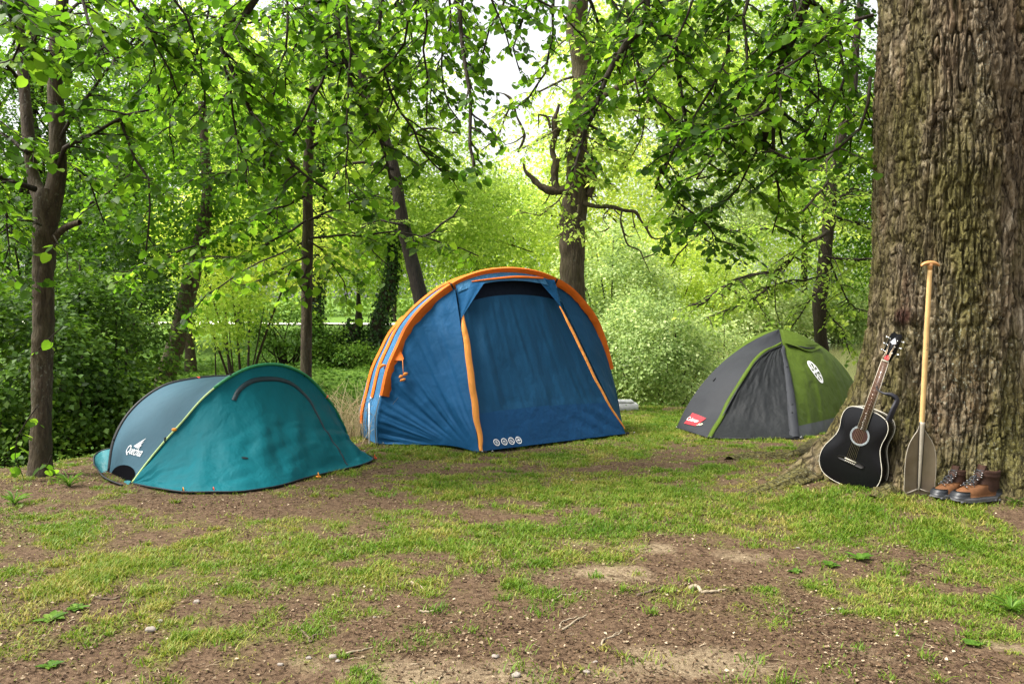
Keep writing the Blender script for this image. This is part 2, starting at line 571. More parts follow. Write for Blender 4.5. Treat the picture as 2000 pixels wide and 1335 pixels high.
GB = [ell(*q) for q in ((1050, 950, 330, 45, .55), (900, 1035, 330, 50, .42), (1480, 985, 230, 40, .45), (1780, 1060, 230, 50, .4), (1850, 1170, 190, 45, .5),
      (1290, 830, 220, 35, .8), (140, 1010, 190, 40, .4), (330, 1110, 330, 55, .36), (650, 1065, 250, 40, .35), (300, 1230, 330, 40, .12), (1960, 1240, 80, 60, .3),
      (1250, 1010, 200, 40, .35), (60, 1180, 120, 60, .25), (1950, 1100, 120, 60, .4), (1000, 890, 200, 15, .3), (850, 1150, 130, 18, .2),
      (440, 985, 300, 22, -.8), (650, 950, 120, 18, -.6), (1050, 1230, 480, 60, -.62), (1300, 1300, 800, 60, -.6), (1200, 1118, 110, 24, -.95), (1290, 1075, 90, 16, -.8),
      (1430, 1090, 80, 18, -.8), (800, 1105, 190, 26, -.4), (1600, 1125, 150, 34, -.4), (1600, 1260, 330, 50, -.6), (550, 1190, 150, 24, -.3), (200, 1320, 400, 30, -.45),
      (1190, 915, 120, 18, -.3), (950, 1010, 110, 12, -.45), (1480, 895, 110, 14, -.7), (1840, 1010, 150, 12, -.1), (60, 950, 120, 10, -.3), (1800, 1330, 300, 40, -.5),
      (720, 990, 110, 16, -.35), (120, 1080, 160, 10, -.3), (1900, 1290, 90, 14, -.5))]
SB = [ell(*q) for q in ((1200, 1118, 95, 20, 1.0), (1290, 1072, 75, 12, .8), (1430, 1090, 60, 13, .8), (1130, 1065, 40, 10, .7), (900, 1330, 350, 32, .8), (1350, 1290, 300, 40, .55),
      (700, 1300, 120, 20, .5), (1960, 1265, 60, 16, .9), (1600, 1075, 50, 10, .5), (1440, 1300, 150, 40, .7), (830, 1100, 60, 14, .35), (330, 1330, 130, 20, .5))]


def blobs(B, x, y):
    s = 0.0
    for (bx, by, rx, ry, a) in B:
        s = s + a * np.exp(-((x - bx) / rx) ** 2 - ((y - by) / ry) ** 2)
    return s


def grassy(x, y):
    n = .55 * fbm(x * 1.9, y * 1.9, 1.0, 4) + .78 * fbm(x * 7.5, y * 7.5, 7.0, 4)
    m = .455 + .70 * blobs(GB, x, y) + n
    return np.clip((m - .24) / .72, 0, 1) ** 1.15


def sandy(x, y):
    return np.clip((blobs(SB, x, y) + .8 * fbm(x * 5, y * 5, 11.0, 4) - .38) / .4, 0, 1)


xs = np.concatenate([-np.geomspace(900, 7.3, 46), np.arange(-7.2, 7.2, .03), np.geomspace(7.2, 900, 46)])
ys = np.concatenate([-np.geomspace(300, 1, 12), np.linspace(-.5, 2.3, 12), np.arange(2.4, 9.5, .03), np.geomspace(9.55, 40, 150), np.geomspace(41, 1500, 50)])
XX, YY = np.meshgrid(xs, ys, indexing='ij')
ZZ = gz(XX, YY)
gm = grassy(XX, YY)
ed = np.interp(XX, _ex, _ey)
gm = np.where(YY > ed - .2, np.maximum(gm, .2), gm)
far = smooth((YY - ed - 1.0) / 2)
mb = MB(); mb.add(np.stack([XX, YY, ZZ], -1), [grid_faces(len(xs), len(ys))])


def ground_mat():
    m, nt, out = mat_new('soil_and_grass')
    ga = N(nt, 'Attribute', attribute_name='grass').outputs['Fac']
    sa = N(nt, 'Attribute', attribute_name='sand').outputs['Fac']
    fa = N(nt, 'Attribute', attribute_name='far').outputs['Fac']
    co = coords(nt)
    n1 = ntex(nt, co, 6, 6, .65); n2 = ntex(nt, co, 55, 5, .7); n3 = ntex(nt, co, 230, 3, .6); n4 = ntex(nt, co, 22, 5, .7)
    soil = ramp(nt, n2, [(.30, (.020, .012, .007)), (.46, (.078, .045, .025)), (.58, (.145, .092, .053)), (.74, (.26, .195, .13))])
    soil2 = ramp(nt, n4, [(.34, (.028, .016, .009)), (.66, (.125, .084, .052))])
    soil = mix(nt, .5, soil, soil2)
    sand = ramp(nt, n2, [(.3, (.10, .072, .042)), (.5, (.175, .13, .08)), (.7, (.28, .22, .14))])
    c = mix(nt, sa, soil, sand)
    gr = ramp(nt, n4, [(.3, (.075, .075, .02)), (.5, (.10, .12, .022)), (.75, (.20, .165, .06))])
    mm = N(nt, 'Math', operation='MULTIPLY'); nt.links.new(ga, mm.inputs[0])
    nt.links.new(ramp(nt, n2, [(.36, (.15,) * 3), (.56, (1, 1, 1))]), mm.inputs[1])
    c = mix(nt, mm.outputs[0], c, gr)
    fg = ramp(nt, n1, [(.3, (.05, .10, .015)), (.6, (.12, .21, .03)), (.8, (.2, .28, .06))])
    c = mix(nt, fa, c, fg)
    b = bump(nt, n2, .8, .012); b = bump(nt, n3, .6, .004, b); b = bump(nt, n4, .6, .025, b)
    pbsdf(nt, out, c, .95, .15, 0, b)
    return m


M['ground'] = ground_mat()
o = mb.build('ground', M['ground'], None, True, {'grass': gm, 'sand': sandy(XX, YY) * (1 - far), 'far': far})
tag(o, kind='structure')


def water_mat():
    m, nt, out = mat_new('river_water')
    co = coords(nt, (1, .35, 1))
    b = bump(nt, ntex(nt, co, 2.2, 3), .12, .05)
    b = bump(nt, ntex(nt, co, 14, 2), .06, .01, b)
    pbsdf(nt, out, (.20, .20, .085), .08, .5, 0, b)
    return m


wy = np.array([3.0, 14, 30, 60, 120, 400]); wx = np.array([-400, -40, -8, 0, 8, 40, 400.0])
A, B = np.meshgrid(wx, wy, indexing='ij')
mb = MB(); mb.add(np.stack([A, B, np.full_like(A, WATER_Z)], -1), [grid_faces(len(wx), len(wy))])
tag(mb.build('water', water_mat(), None), kind='structure')

# pale gravel path on the far bank
M['path'] = plain('pale_gravel', (.62, .60, .50), .9, .2, 0, .1, 8, .3)
pc = spline([(-70, 42), (-22, 36), (-12, 34.5), (-5, 34), (1, 36), (6, 50), (9, 80)], 120)
tn = unit(np.gradient(pc, axis=0)); pn = np.stack([-tn[:, 1], tn[:, 0]], -1)
rows = []
for k in np.linspace(-1.6, 1.6, 5):
    q = pc + pn * k
    rows.append(np.c_[q, gz(q[:, 0], q[:, 1]) + .05])
mb = MB(); mb.add(np.stack(rows, 0), [grid_faces(5, 120)])
tag(mb.build('path', M['path'], None), kind='structure')

# ------------------------------------------------------------------ grass and litter
rng = np.random.RandomState(11)
TENTS_XY = []


def scatter(n, ylo, yhi, power=1.0):
    y = ylo + (yhi - ylo) * rng.rand(n) ** power
    x = rng.uniform(-.74, .74, n) * y
    return x, y


def grass_blades():
    LV = []
    x, y = scatter(1500000, 2.5, 14.5, 1.15)
    e = np.interp(x, _ex, _ey)
    k = y < e + .3
    x, y = x[k], y[k]
    g = grassy(x, y)
    tuft = np.clip(noise(x * 14, y * 14, 3.0) * .5 + .6, 0.05, 1)
    keep = rng.rand(len(x)) < (g ** 1.3 * tuft + .02)
    x, y, g = x[keep], y[keep], g[keep]
    n = len(x)
    z = gz(x, y)
    # tussocks of longer blades, also out on the bare soil
    mt = 5200; tx, ty = scatter(mt, 2.5, 12.5, 1.1); tg = grassy(tx, ty)
    kt = (ty < np.interp(tx, _ex, _ey) + .2) & (rng.rand(mt) < .12 + .88 * tg); tx, ty = tx[kt], ty[kt]; mt = len(tx)
    q = rng.randint(0, mt, mt * 34); sp = rng.uniform(.012, .05, mt)
    x2 = tx[q] + rng.randn(len(q)) * sp[q]; y2 = ty[q] + rng.randn(len(q)) * sp[q] * .8
    x = np.r_[x, x2]; y = np.r_[y, y2]; g = np.r_[g, rng.uniform(.5, 1.6, mt)[q]]; n = len(x); z = gz(x, y)
    h = (.009 + .011 * g) * rng.uniform(.5, 1.5, n) * (1 + .25 * np.clip(noise(x * 2, y * 2, 9.0), -1, 1)) * (1 + .03 * y)
    a = rng.uniform(0, 2 * np.pi, n)
    lean = rng.uniform(.2, 1.8, n) * h
    wd = rng.uniform(.0016, .0034, n) * (.6 + .14 * y)
    dx, dy = np.cos(a), np.sin(a)
    base = np.stack([x, y, z - .004], -1)
    s = np.stack([-dy, dx, 0 * dx], -1) * wd[:, None]
    mid = base + np.stack([dx * lean * .35, dy * lean * .35, h * .62], -1)
    tip = base + np.stack([dx * lean, dy * lean, h], -1)
    v = np.stack([base - s, base + s, mid + s * .75, mid - s * .75, tip], 1)
    f1 = (np.arange(n) * 5)[:, None] + np.array([[0, 1, 2, 3]]); f2 = (np.arange(n) * 5)[:, None] + np.array([[3, 2, 4]])
    t = .45 + .32 * fbm(x * 2.3, y * 2.3, 5.0, 3) + .12 * noise(x * 9, y * 9, 2.0) + .13 * rng.randn(n) + .22 * (rng.rand(n) < .12) + .14 * (g < .8)
    t = np.clip(t, 0, 1)
    mb = MB(); mb.v.append(v.reshape(-1, 3)); mb.f += [f1, f2]; mb.t += [t, t]; mb.n = n * 5
    o = mb.build('grass', M['grass'], None, False)
    tag(o, 'short patchy green and yellowish grass growing over the bare soil', 'grass', kind='stuff')


grass_blades()
M['litter'] = leaf_mat('dry_litter', (.030, .016, .009), (.125, .078, .043), (.46, .37, .25), .1, .8, 1.0)


def litter():
    x, y = scatter(150000, 2.5, 9.5, 1.25)
    e = np.interp(x, _ex, _ey)
    g = grassy(x, y); s = sandy(x, y)
    cl = np.clip(noise(x * 3, y * 3, 21.0) * .6 + .55, 0.05, 1)
    k = (rng.rand(len(x)) < (1 - .35 * g) * (1 - .75 * s) * cl) & (y < e - .1)
    x, y = x[k], y[k]; n = len(x)
    z = gz(x, y) + .003 + .006 * rng.rand(n)
    a = rng.uniform(0, 2 * np.pi, n)
    d = np.stack([np.cos(a), np.sin(a), rng.randn(n) * .25], -1)
    sz = np.minimum(rng.gamma(1.3, .0058, n) + .003, .019)
    LV = Leaves()
    pale = rng.rand(n) < .05
    LV.add(np.stack([x, y, z], -1), d, V3(0, 0, 1.0) + rng.randn(n, 3) * .35, sz, np.where(pale, .68, .3) + rng.randn(n) * .25)
    o = LV.build('leaf_litter', M['litter'], None, 'simple')
    tag(o, 'brown and straw coloured leaf scraps scattered over the soil', 'leaf litter', kind='stuff')
    mb = MB()
    x, y = scatter(9000, 2.6, 7.5, 1.2)
    g = grassy(x, y); k = (rng.rand(len(x)) < (1 - .8 * g)) & (y < np.interp(x, _ex, _ey) - .2)
    x, y = x[k], y[k]
    for i in range(len(x)):
        a = rng.uniform(0, np.pi); L = rng.gamma(2, .012) + .012
        c, s_ = math.cos(a), math.sin(a)
        t = np.linspace(-.5, .5, 4)
        bx = x[i] + c * L * t + rng.randn(4) * L * .05; by = y[i] + s_ * L * t + rng.randn(4) * L * .05
        p = np.stack([bx, by, gz(bx, by) + .004], -1)
        tube(mb, p, rng.uniform(.0008, .002), 3, False, np.clip(.35 + rng.randn() * .25, 0, 1))
    o = mb.build('fine_twig_litter', M['litter'], None, False)
    tag(o, 'fine broken twig bits strewn across the bare brown soil', 'twig litter', kind='stuff')


litter()

# ------------------------------------------------------------------ surfaces, things laid on surfaces
from mathutils.bvhtree import BVHTree


class Surf:
    def __init__(s, P):
        s.P = P; nu, nv = P.shape[:2]
        s.f = grid_faces(nu, nv)
        s.bv = BVHTree.FromPolygons([Vector(p) for p in P.reshape(-1, 3)], [tuple(int(q) for q in f) for f in s.f])

    def px(s, x, y):
        o = V3(0, 0, CAMZ); d = unit(ray(x, y))
        h = s.bv.ray_cast(Vector(o), Vector(d))
        if h[0] is None:
            best = None
            for t in np.linspace(3, 14, 300):
                q = s.bv.find_nearest(Vector(o + d * t))
                if best is None or q[3] < best[3]: best = q
            h = best
        n = V3(*h[1]); p = V3(*h[0])
        if np.dot(n, d) > 0: n = -n
        return p, n

    def snap(s, p, n):
        h = s.bv.ray_cast(Vector(p + n * .3), Vector(-n), .6)
        if h[0] is None: h = s.bv.find_nearest(Vector(p))
        m = V3(*h[1])
        if np.dot(m, n) < 0: m = -m
        return V3(*h[0]), m


def gnormals(P):
    du = np.gradient(P, axis=0); dv = np.gradient(P, axis=1)
    return unit(np.cross(du, dv))


def wrinkle(P, fn, flip=None):
    n = gnormals(P)
    c = P.reshape(-1, 3).mean(0)
    s = np.sign(np.sum(n * (V3(0, 0, CAMZ) - c)))
    nu, nv = P.shape[:2]
    U, Vv = np.meshgrid(np.linspace(0, 1, nu), np.linspace(0, 1, nv), indexing='ij')
    edge = np.clip(np.minimum(np.minimum(U, 1 - U), np.minimum(Vv, 1 - Vv)) * 14, 0, 1)
    return P + n * s * (fn(U, Vv) * edge)[..., None]


def ribbon(S, pxs, width, off=.004, n=60, thick=.002, wob=0.0, raw3d=None):
    """a fabric strip lying on a surface along a line"""
    pts = [S.px(*q) for q in pxs]
    c = spline(np.array([p for p, _ in pts]), n)
    nn = unit(spline(np.array([m for _, m in pts]), n))
    cc = []; ns = []
    for i in range(n):
        p, m = S.snap(c[i], nn[i]); cc.append(p); ns.append(m)
    cc = np.array(cc); ns = unit(np.array(ns))
    ns = unit(ns + np.roll(ns, 1, 0) + np.roll(ns, -1, 0))
    t = unit(np.gradient(cc, axis=0)); s = unit(np.cross(t, ns))
    w = np.broadcast_to(np.asarray(width, float), (n,)) if np.ndim(width) < 1 or len(np.atleast_1d(width)) == n else np.interp(np.linspace(0, 1, n), np.linspace(0, 1, len(width)), width)
    if wob: cc = cc + s * (wob * noise(np.linspace(0, 9, n), 1.3))[:, None]
    h = ns * off
    cols = [cc - s * w[:, None] / 2, cc - s * w[:, None] / 2 + h, cc + h * 1.5, cc + s * w[:, None] / 2 + h, cc + s * w[:, None] / 2]
    return np.stack(cols, 0)


def add_ribbon(name, mat, parent, *a, **k):
    P = ribbon(*a, **k); mb = MB(); mb.add(P, [grid_faces(*P.shape[:2])]); return mb.build(name, mat, parent)


def sheet(name, P, mat, parent):
    mb = MB(); mb.add(P, [grid_faces(*P.shape[:2])]); return mb.build(name, mat, parent)


def text_shape(txt):
    cu = bpy.data.curves.new('t', 'FONT'); cu.body = txt; cu.resolution_u = 3
    ob = bpy.data.objects.new('t', cu); COL.objects.link(ob)
    dg = bpy.context.evaluated_depsgraph_get()
    me = bpy.data.meshes.new_from_object(ob.evaluated_get(dg))
    v = np.array([q.co[:2] for q in me.vertices]); f = [list(p.vertices) for p in me.polygons]
    bpy.data.objects.remove(ob); bpy.data.curves.remove(cu); bpy.data.meshes.remove(me)
    v[:, 0] -= v[:, 0].min(); v /= v[:, 0].max()
    return v, f


def decal(name, mat, parent, S, a, b, v, f, off=.004, shear=0.0, yscale=1.0):
    """marks printed on a surface: v in units of the width a-b, x along it, y up"""
    pa, na = S.px(*a); pb, nb = S.px(*b)
    n = unit(na + nb); x = pb - pa; W = np.linalg.norm(x); x = unit(x)
    n = unit(n - x * np.dot(n, x)); up = np.cross(n, x)
    mb = MB(); out = []
    for q in v:
        p = pa + x * q[0] * W + (up * yscale + x * shear) * q[1] * W
        h, m = S.snap(p, n); out.append(h + m * off)
    by = {}
    for q in f: by.setdefault(len(q), []).append(q)
    mb.add(np.array(out), [np.array(q) for q in by.values()])
    return mb.build(name, mat, parent, False)


def disc2(cx, cy, r, n=28, ry=None, r0=0.0):
    a = np.arange(n) * 2 * np.pi / n; ry = ry or r
    o = np.c_[cx + r * np.cos(a), cy + ry * np.sin(a)]
    if r0 <= 0: return o, [list(range(n))]
    k = r0 / r
    i = np.c_[cx + r0 * np.cos(a), cy + ry * k * np.sin(a)]
    return np.concatenate([o, i]), [[q, (q + 1) % n, n + (q + 1) % n, n + q] for q in range(n)]


def join2(*shapes):
    vs, fs, n = [], [], 0
    for v, f in shapes:
        vs.append(np.asarray(v, float)); fs += [[q + n for q in g] for g in f]; n += len(v)
    return np.concatenate(vs), fs


WHITE = plain('white_print', (.80, .80, .80), .6, .3, 0, .02)
BLACK = plain('black_webbing', (.012, .013, .016), .6, .3)
METAL = plain('grey_metal', (.45, .45, .46), .3, .5, 1.0)


def peg(parent, p, col=None):
    mb = MB(); tube(mb, [p + V3(0, 0, -.03), p + V3(0.01, -.01, .035), p + V3(.02, -.02, .045), p + V3(.03, -.02, .03)], .004, 6)
    return mb.build('peg', METAL, parent)


# ------------------------------------------------------------------ teal pop-up tent
def teal_tent():
    EL1, EL2 = G(256, 945), G(213, 922)
    ER = G(680, 884)
    ax = unit(np.array([ER[0] - EL1[0], ER[1] - EL1[1], 0])); nf = V3(ax[1], -ax[0], 0)
    T = thing('pop_up_tent', 'teal green pop-up tent with black arched zip, left of the blue tent', 'tent', (EL1 + ER) / 2)
    k1 = .28
    pn = unit(np.cross(ER - EL1, nf * k1 + V3(0, 0, 1)))
    h1 = [EL1] + [ray_plane(x, y, EL1, pn) for x, y in ((288, 901), (322, 860), (352, 827), (400, 773), (448, 736), (490, 716.5), (535, 711), (586, 726), (637, 775), (665, 820), (677, 850))] + [ER]
    H1 = spline(h1, 90)
    ax2 = ER - EL2
    pn2 = unit(np.cross(ax2, nf * -.42 + V3(0, 0, 1)))
    vis = [EL2] + [ray_plane(x, y, EL2, pn2) for x, y in ((223, 860), (244, 818), (280, 779), (322, 753), (370, 741))]
    L2 = np.linalg.norm(ax2); a2 = ax2 / L2; upv = unit(np.cross(pn2, a2)); upv *= np.sign(upv[2])
    pr = np.array([[np.dot(q - EL2, a2), np.dot(q - EL2, upv)] for q in vis])
    top = pr[-1]
    rest = [(top[0] + .25, top[1] + .02), (L2 - .42, top[1] * .80), (L2 - .17, top[1] * .5), (L2 - .04, top[1] * .2), (L2, 0)]
    pr = np.array(list(pr) + [r for r in rest if r[0] > top[0] + .1])
    pr = spline(pr, 90)
    H2 = EL2 + pr[:, :1] * a2 + pr[:, 1:] * upv
    nu = 90
    teal = cloth('teal_cloth', (.006, .135, .165), .6, .55, .25, (1, 1, .35), .10, 6.0)
    grey = cloth('slate_teal_cloth', (.045, .100, .135), .55, .3, .12, (1, 1, 1), .06, 4.0)
    # front: from the hoop down and outward to the ground
    gr = [EL1] + [G(x, y) + V3(0, 0, .015) for x, y in ((310, 960), (365, 967), (418, 968), (470, 965), (520, 959), (610, 935), (668, 921), (706, 912), (730, 901), (716, 892))] + [ER + V3(0, 0, .01)]
    B = spline(gr, nu)
    nv = 60; v = np.linspace(0, 1, nv)
    P = H1[:, None].repeat(nv, 1).copy()
    u = np.linspace(0, 1, nu)
    p = 1.35 + .9 * smooth((u - .72) / .25)
    wx = v[None, :] ** p[:, None]
    for k in (0, 1): P[..., k] = H1[:, None, k] * (1 - wx) + B[:, None, k] * wx
    vz = v[None, :] ** .95
    P[..., 2] = H1[:, None, 2] * (1 - vz) + B[:, None, 2] * vz

    def wr(U, V):
        w1 = .030 * fbm(U * 26 + V * 2, V * 2.2, 1.0, 3) * smooth((V - .2) / .5)
        w2 = .018 * fbm(U * 10, V * 14 + U * 8, 5.0, 3) * smooth((V - .3) / .3)
        w3 = .006 * np.sin(U * 60 + 3 * noise(U * 8, V * 3)) * smooth((.35 - V) / .3)
        return w1 + w2 + w3 + .02 * noise(U * 5, V * 3, 3.0)
    P = wrinkle(P, wr)
    S = Surf(P)
    sheet('front_panel', P, teal, T)
    # the zip that outlines the door
    zipc = plain('dark_zip_cover', (.012, .03, .038), .5, .3)
    add_ribbon('zip', zipc, T, S, [(456, 782), (466, 763), (490, 745), (535, 740), (580, 757), (604, 782), (628, 827), (652, 866), (679, 908)], [.035, .042, .042, .038, .034, .026, .02, .016, .012], .006, 90)
    # roof between the hoops
    nv2 = 26; v2 = np.linspace(0, 1, nv2)[None, :, None]
    R_ = H1[:, None] * (1 - v2) + H2[:, None] * v2
    bul = np.sin(np.pi * v2) * np.sin(np.pi * u)[:, None, None] ** .5
    R_ = R_ + bul * -.035 * V3(0, 0, 1)
    R_ = wrinkle(R_, lambda U, V: .008 * fbm(U * 5, V * 3, 2.0, 3))
    S2 = Surf(R_)
    roof = sheet('roof_panel', R_, grey, T)
    # rear
    rb = [EL2 + V3(0, .06, .0)] + [np.r_[(EL1 + ax * a - nf * b)[:2], 0] for a, b in ((.22, .80), (.42, 1.0), (.8, 1.15), (1.3, 1.0), (1.75, .55))] + [ER]
    for q in rb[1:-1]: q[2] = max(gz(q[0], q[1], False), -.25) + .02
    RB = np.array(rb); _s = np.linspace(0, 1, len(rb)); RB = np.stack([np.interp(np.linspace(0, 1, nu), _s, RB[:, k_]) for k_ in range(3)], -1)
    Q = H2[:, None].repeat(24, 1).copy(); vv = np.linspace(0, 1, 24)
    for k in (0, 1): Q[..., k] = H2[:, None, k] * (1 - vv ** 1.5) + RB[:, None, k] * vv ** 1.5
    Q[..., 2] = H2[:, None, 2] * (1 - vv) + RB[:, None, 2] * vv
    sheet('rear_panel', Q, grey, T)
    # ground skirt at the left end
    sk = spline([ray_plane(x, y, V3(0, 0, zz), V3(0, 0, 1.0)) for x, y, zz in ((240, 947, .01), (214, 937, .02), (190, 915, .03), (183, 900, .05), (184, 890, .08), (199, 879, .11), (215, 875, .13))], 30)
    inn = spline([EL1 + V3(0, 0, .02), EL2 + V3(0, 0, .02), ray_plane(219, 900, EL2, pn2), ray_plane(222, 876, EL2, pn2)], 30)
    vv = np.linspace(0, 1, 8)[None, :, None]
    SK = inn[:, None] * (1 - vv) + sk[:, None] * vv; SK[..., 2] -= .02 * np.sin(np.pi * vv[..., 0])
    sheet('ground_skirt', SK, cloth('skirt_cloth', (.03, .14, .16), .45, .5, .1), T)
    mb = MB(); tube(mb, sk, .006, 6); tube(mb, np.concatenate([B[:-6]]) + V3(0, 0, .004), .006, 6); mb.build('hem_piping', BLACK, T)
    # hoops in their sleeves
    gp = plain('green_piping', (.02, .20, .07), .45, .4)
    lp = plain('pale_green_piping', (.42, .55, .22), .45, .4)
    mb = MB(); tube(mb, H1[28:] + nf * .004, .013, 8); o1 = mb.build('hoop', gp, T)
    mb = MB(); tube(mb, H1[:30] + nf * .004, .008, 8); mb.build('hoop_piping', lp, o1)
    o1['label'] = 'green piped front hoop'
    mb = MB(); tube(mb, H2, .017, 8); o2 = mb.build('hoop', BLACK, T); o2['label'] = 'black piped rear hoop'
    red = plain('orange_red_clip', (.75, .07, .02), .4, .4); yel = plain('orange_clip', (.80, .30, .03), .4, .4)

    def clip(x, y, Y, m, w=.03, h=.018, bl=False):
        mb = MB(); box(mb, at(x, y, Y), (w, .016, h), None, .004); return mb.build('clip' if not bl else 'loop', m, T)
    for (x, y, j, HH, m) in ((391, 736, None, H2, red), (638, 775, None, H1, red), (341, 835, None, H1, yel), (448, 736, 0, H1, BLACK), (596, 732, 0, H1, BLACK), (325, 861, 0, H1, BLACK), (222, 860, 0, H2, BLACK)):
        d = unit(ray(x, y)); o_ = V3(0, 0, CAMZ)
        q = HH[np.argmin(np.linalg.norm(np.cross(HH - o_, d), axis=1))]
        mb = MB(); sz = (.034, .034, .022) if m is not BLACK else (.012, .03, .04)
        box(mb, q + V3(0, 0, .004), sz, None, .004); mb.build('clip', m, T)
    for x, y, m in ((359, 965, yel), (418, 966, red), (622, 934, yel), (732, 899, red)):
        p_ = G(x, y); mb = MB(); box(mb, p_ + V3(0, 0, .015), (.04, .014, .014), None, .004)
        tube(mb, [p_ + V3(-.01, 0, .02), p_ + V3(.0, -.01, .05), p_ + V3(.01, -.01, .01)], .004, 5); mb.build('peg_loop', m, T)
    # dark air vent low on the roof panel, little handle on the door
    vv_, ff = disc2(.5, 0, .5, 24, .15)
    decal('vent', plain('black_mesh', (.002, .002, .003), .9, .02), T, S2, (219, 924), (262, 937), vv_, ff, .006)
    vv_, ff = disc2(.5, 0, .5, 16, .16)
    decal('zip_pull', BLACK, T, S, (471, 894), (485, 895), vv_, ff, .006)
    tv, tf = text_shape('Quechua')
    decal('lettering', WHITE, roof, S2, (246, 884), (275, 892), tv, tf, .008, yscale=1.15)
    # the mountain mark over the word
    pk = [((.00, .0), (.95, 1.05), (.62, .28)), ((.25, .05), (.98, .62), (.50, -.18)), ((.55, .2), (1.0, .18), (.66, -.22)), ((.05, .05), (.55, .5), (.38, -.1))]
    vs = []; fs = []
    for q in pk: fs.append([len(vs), len(vs) + 1, len(vs) + 2]); vs += list(q)
    decal('emblem', WHITE, roof, S2, (262, 872), (277, 873), np.array(vs), fs, .009, yscale=.55)


teal_tent()


# ------------------------------------------------------------------ blue family tent
def blue_tent():
    Lf, Rf = G(738, 869), G(1216, 840)
    F1a, F1b, F2 = G(936, 889), G(940, 888), G(1222, 851)
    ax = unit(np.r_[(Rf - Lf)[:2], 0]); nf = V3(ax[1], -ax[0], 0)
    T = thing('dome_tent', 'blue family tent with orange pole sleeves, largest tent in the middle', 'tent', (Lf + Rf) / 2)
    pn = unit(np.cross(ax, V3(0, 0, 1)))
    hp = ((736, 820), (746, 770), (760, 712), (775, 678), (794, 638), (815, 610), (843, 583), (876, 558), (907, 542), (941, 531), (978, 526), (1018, 527), (1058, 535), (1079, 543), (1110, 561), (1140, 592), (1162, 623), (1177, 660), (1187, 696), (1194, 724), (1208, 785))
    hpts = [Lf] + [ray_plane(x, y, Lf, pn) for x, y in hp] + [Rf]
    H = spline(hpts, 240)
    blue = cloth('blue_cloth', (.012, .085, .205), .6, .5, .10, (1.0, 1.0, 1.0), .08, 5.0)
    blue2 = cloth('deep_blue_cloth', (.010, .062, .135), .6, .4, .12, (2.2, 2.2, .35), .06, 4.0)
    band = cloth('navy_blue_cloth', (.008, .055, .145), .6, .3, .05, (1, 1, 1), .05)
    side = cloth('light_blue_cloth', (.05, .17, .33), .45, .6, .1, (2, 2, .3))
    orange = cloth('orange_cloth', (.78, .18, .025), .5, .35, .15)
    orange2 = cloth('amber_cloth', (.85, .33, .07), .5, .35, .15)
    dark = plain('dark_mesh', (.012, .018, .032), .8, .1)

    def arg(x, y):
        d = unit(ray(x, y)); return int(np.argmin(np.linalg.norm(np.cross(H - V3(0, 0, CAMZ), d), axis=1)))
    i1, i2 = arg(888, 553), arg(1076, 543)

    def rule(A, B, nu, nv, sag=.0, v0=0.0, v1=1.0, back=0.0):
        A = spline(A, nu); B = spline(B, nu); v = np.linspace(v0, v1, nv)[None, :, None]
        P = A[:, None] * (1 - v) + B[:, None] * v
        return P - nf * sag * np.sin(np.pi * v) - nf * back
    off = nf * .01
    # left wing
    WL = rule(H[:i1 + 1], np.array([Lf + V3(0, 0, .01), G(800, 872) + V3(0, 0, .02), G(873, 876) + V3(0, 0, .035), F1a + V3(0, 0, .02)]), 110, 90, .0)

    aw = (WL - F1a) @ ax; zw = WL[..., 2] - F1a[2]

    def wr(U, V):
        # folds fan out from the peg at the lower right
        a = np.arctan2(zw + .05, -aw + .03); r = np.hypot(zw, aw)
        f = .020 * noise(a * 13, r * .7, 3.0) + .012 * noise(a * 29, r * 1.1, 8.0)
        return f * smooth((r - .05) / .35) * (.35 + .65 * smooth((1.7 - r) / .9)) + .008 * fbm(aw * 3, zw * 3, 1.0, 3)
    WL = wrinkle(WL, wr)
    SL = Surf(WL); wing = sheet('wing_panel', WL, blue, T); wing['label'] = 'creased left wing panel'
    # door sheet with the open mesh window over it
    A = H[i1:i2 + 1]; Bd = np.array([F1b + V3(0, 0, .03), (F1b + F2) / 2 + V3(0, 0, .03), F2 + V3(0, 0, .03)])
    v_b, v_m = .055, .155
    brow = rule(A, Bd, 40, 6, .0, 0, v_b + .015, -.03)
    sheet('brow_panel', brow, side, T)
    ms = rule(A, Bd, 40, 10, .0, v_b - .02, v_m + .02, .12)
    sheet('mesh_window', ms, dark, T)
    D = rule(A, Bd, 110, 100, .06, v_m, 1.0)

    def wd(U, V):
        return (.017 * noise(U * 14 + .9 * V, V * 1.5, 4.0) + .008 * noise(U * 40, V * 3, 9.0)) * (1 - .8 * smooth((V - .72) / .05)) + .013 * fbm(U * 3 + V, V * 3 - U, 6.0, 3) + .004 * np.sin((U - V) * 40) * smooth((V - .75) / .1) * smooth((U - .5) / .3)
    D = wrinkle(D, wd)
    SD = Surf(D)
    cut = 76
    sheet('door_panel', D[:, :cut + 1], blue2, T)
    low = sheet('door_skirt', D[:, cut:], band, T)
    # right wing
    WR = rule(H[i2:], np.array([F2 + V3(0, 0, .03), (F2 + Rf) / 2 + V3(0, 0, .02), Rf + V3(0, 0, .01)]), 60, 80, .02)
    WR = wrinkle(WR, lambda U, V: .016 * fbm(U * 3 + V * 2, V * 7, 2.0, 3))
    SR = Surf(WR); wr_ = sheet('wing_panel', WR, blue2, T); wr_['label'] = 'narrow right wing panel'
    # tunnel and tail behind the front hoop
    bk = -nf
    cen = (Lf + Rf) / 2
    def sec(dist, sc, hs):
        q = H.copy(); q[:, :2] = cen[:2] + (q[:, :2] - cen[:2]) * sc; q[:, 2] = cen[2] + (q[:, 2] - cen[2]) * hs
        return q + bk * dist
    H2 = sec(.33, 1.0, .985); H2[:, 2] += 0; H3 = sec(.62, 1.0, .93)
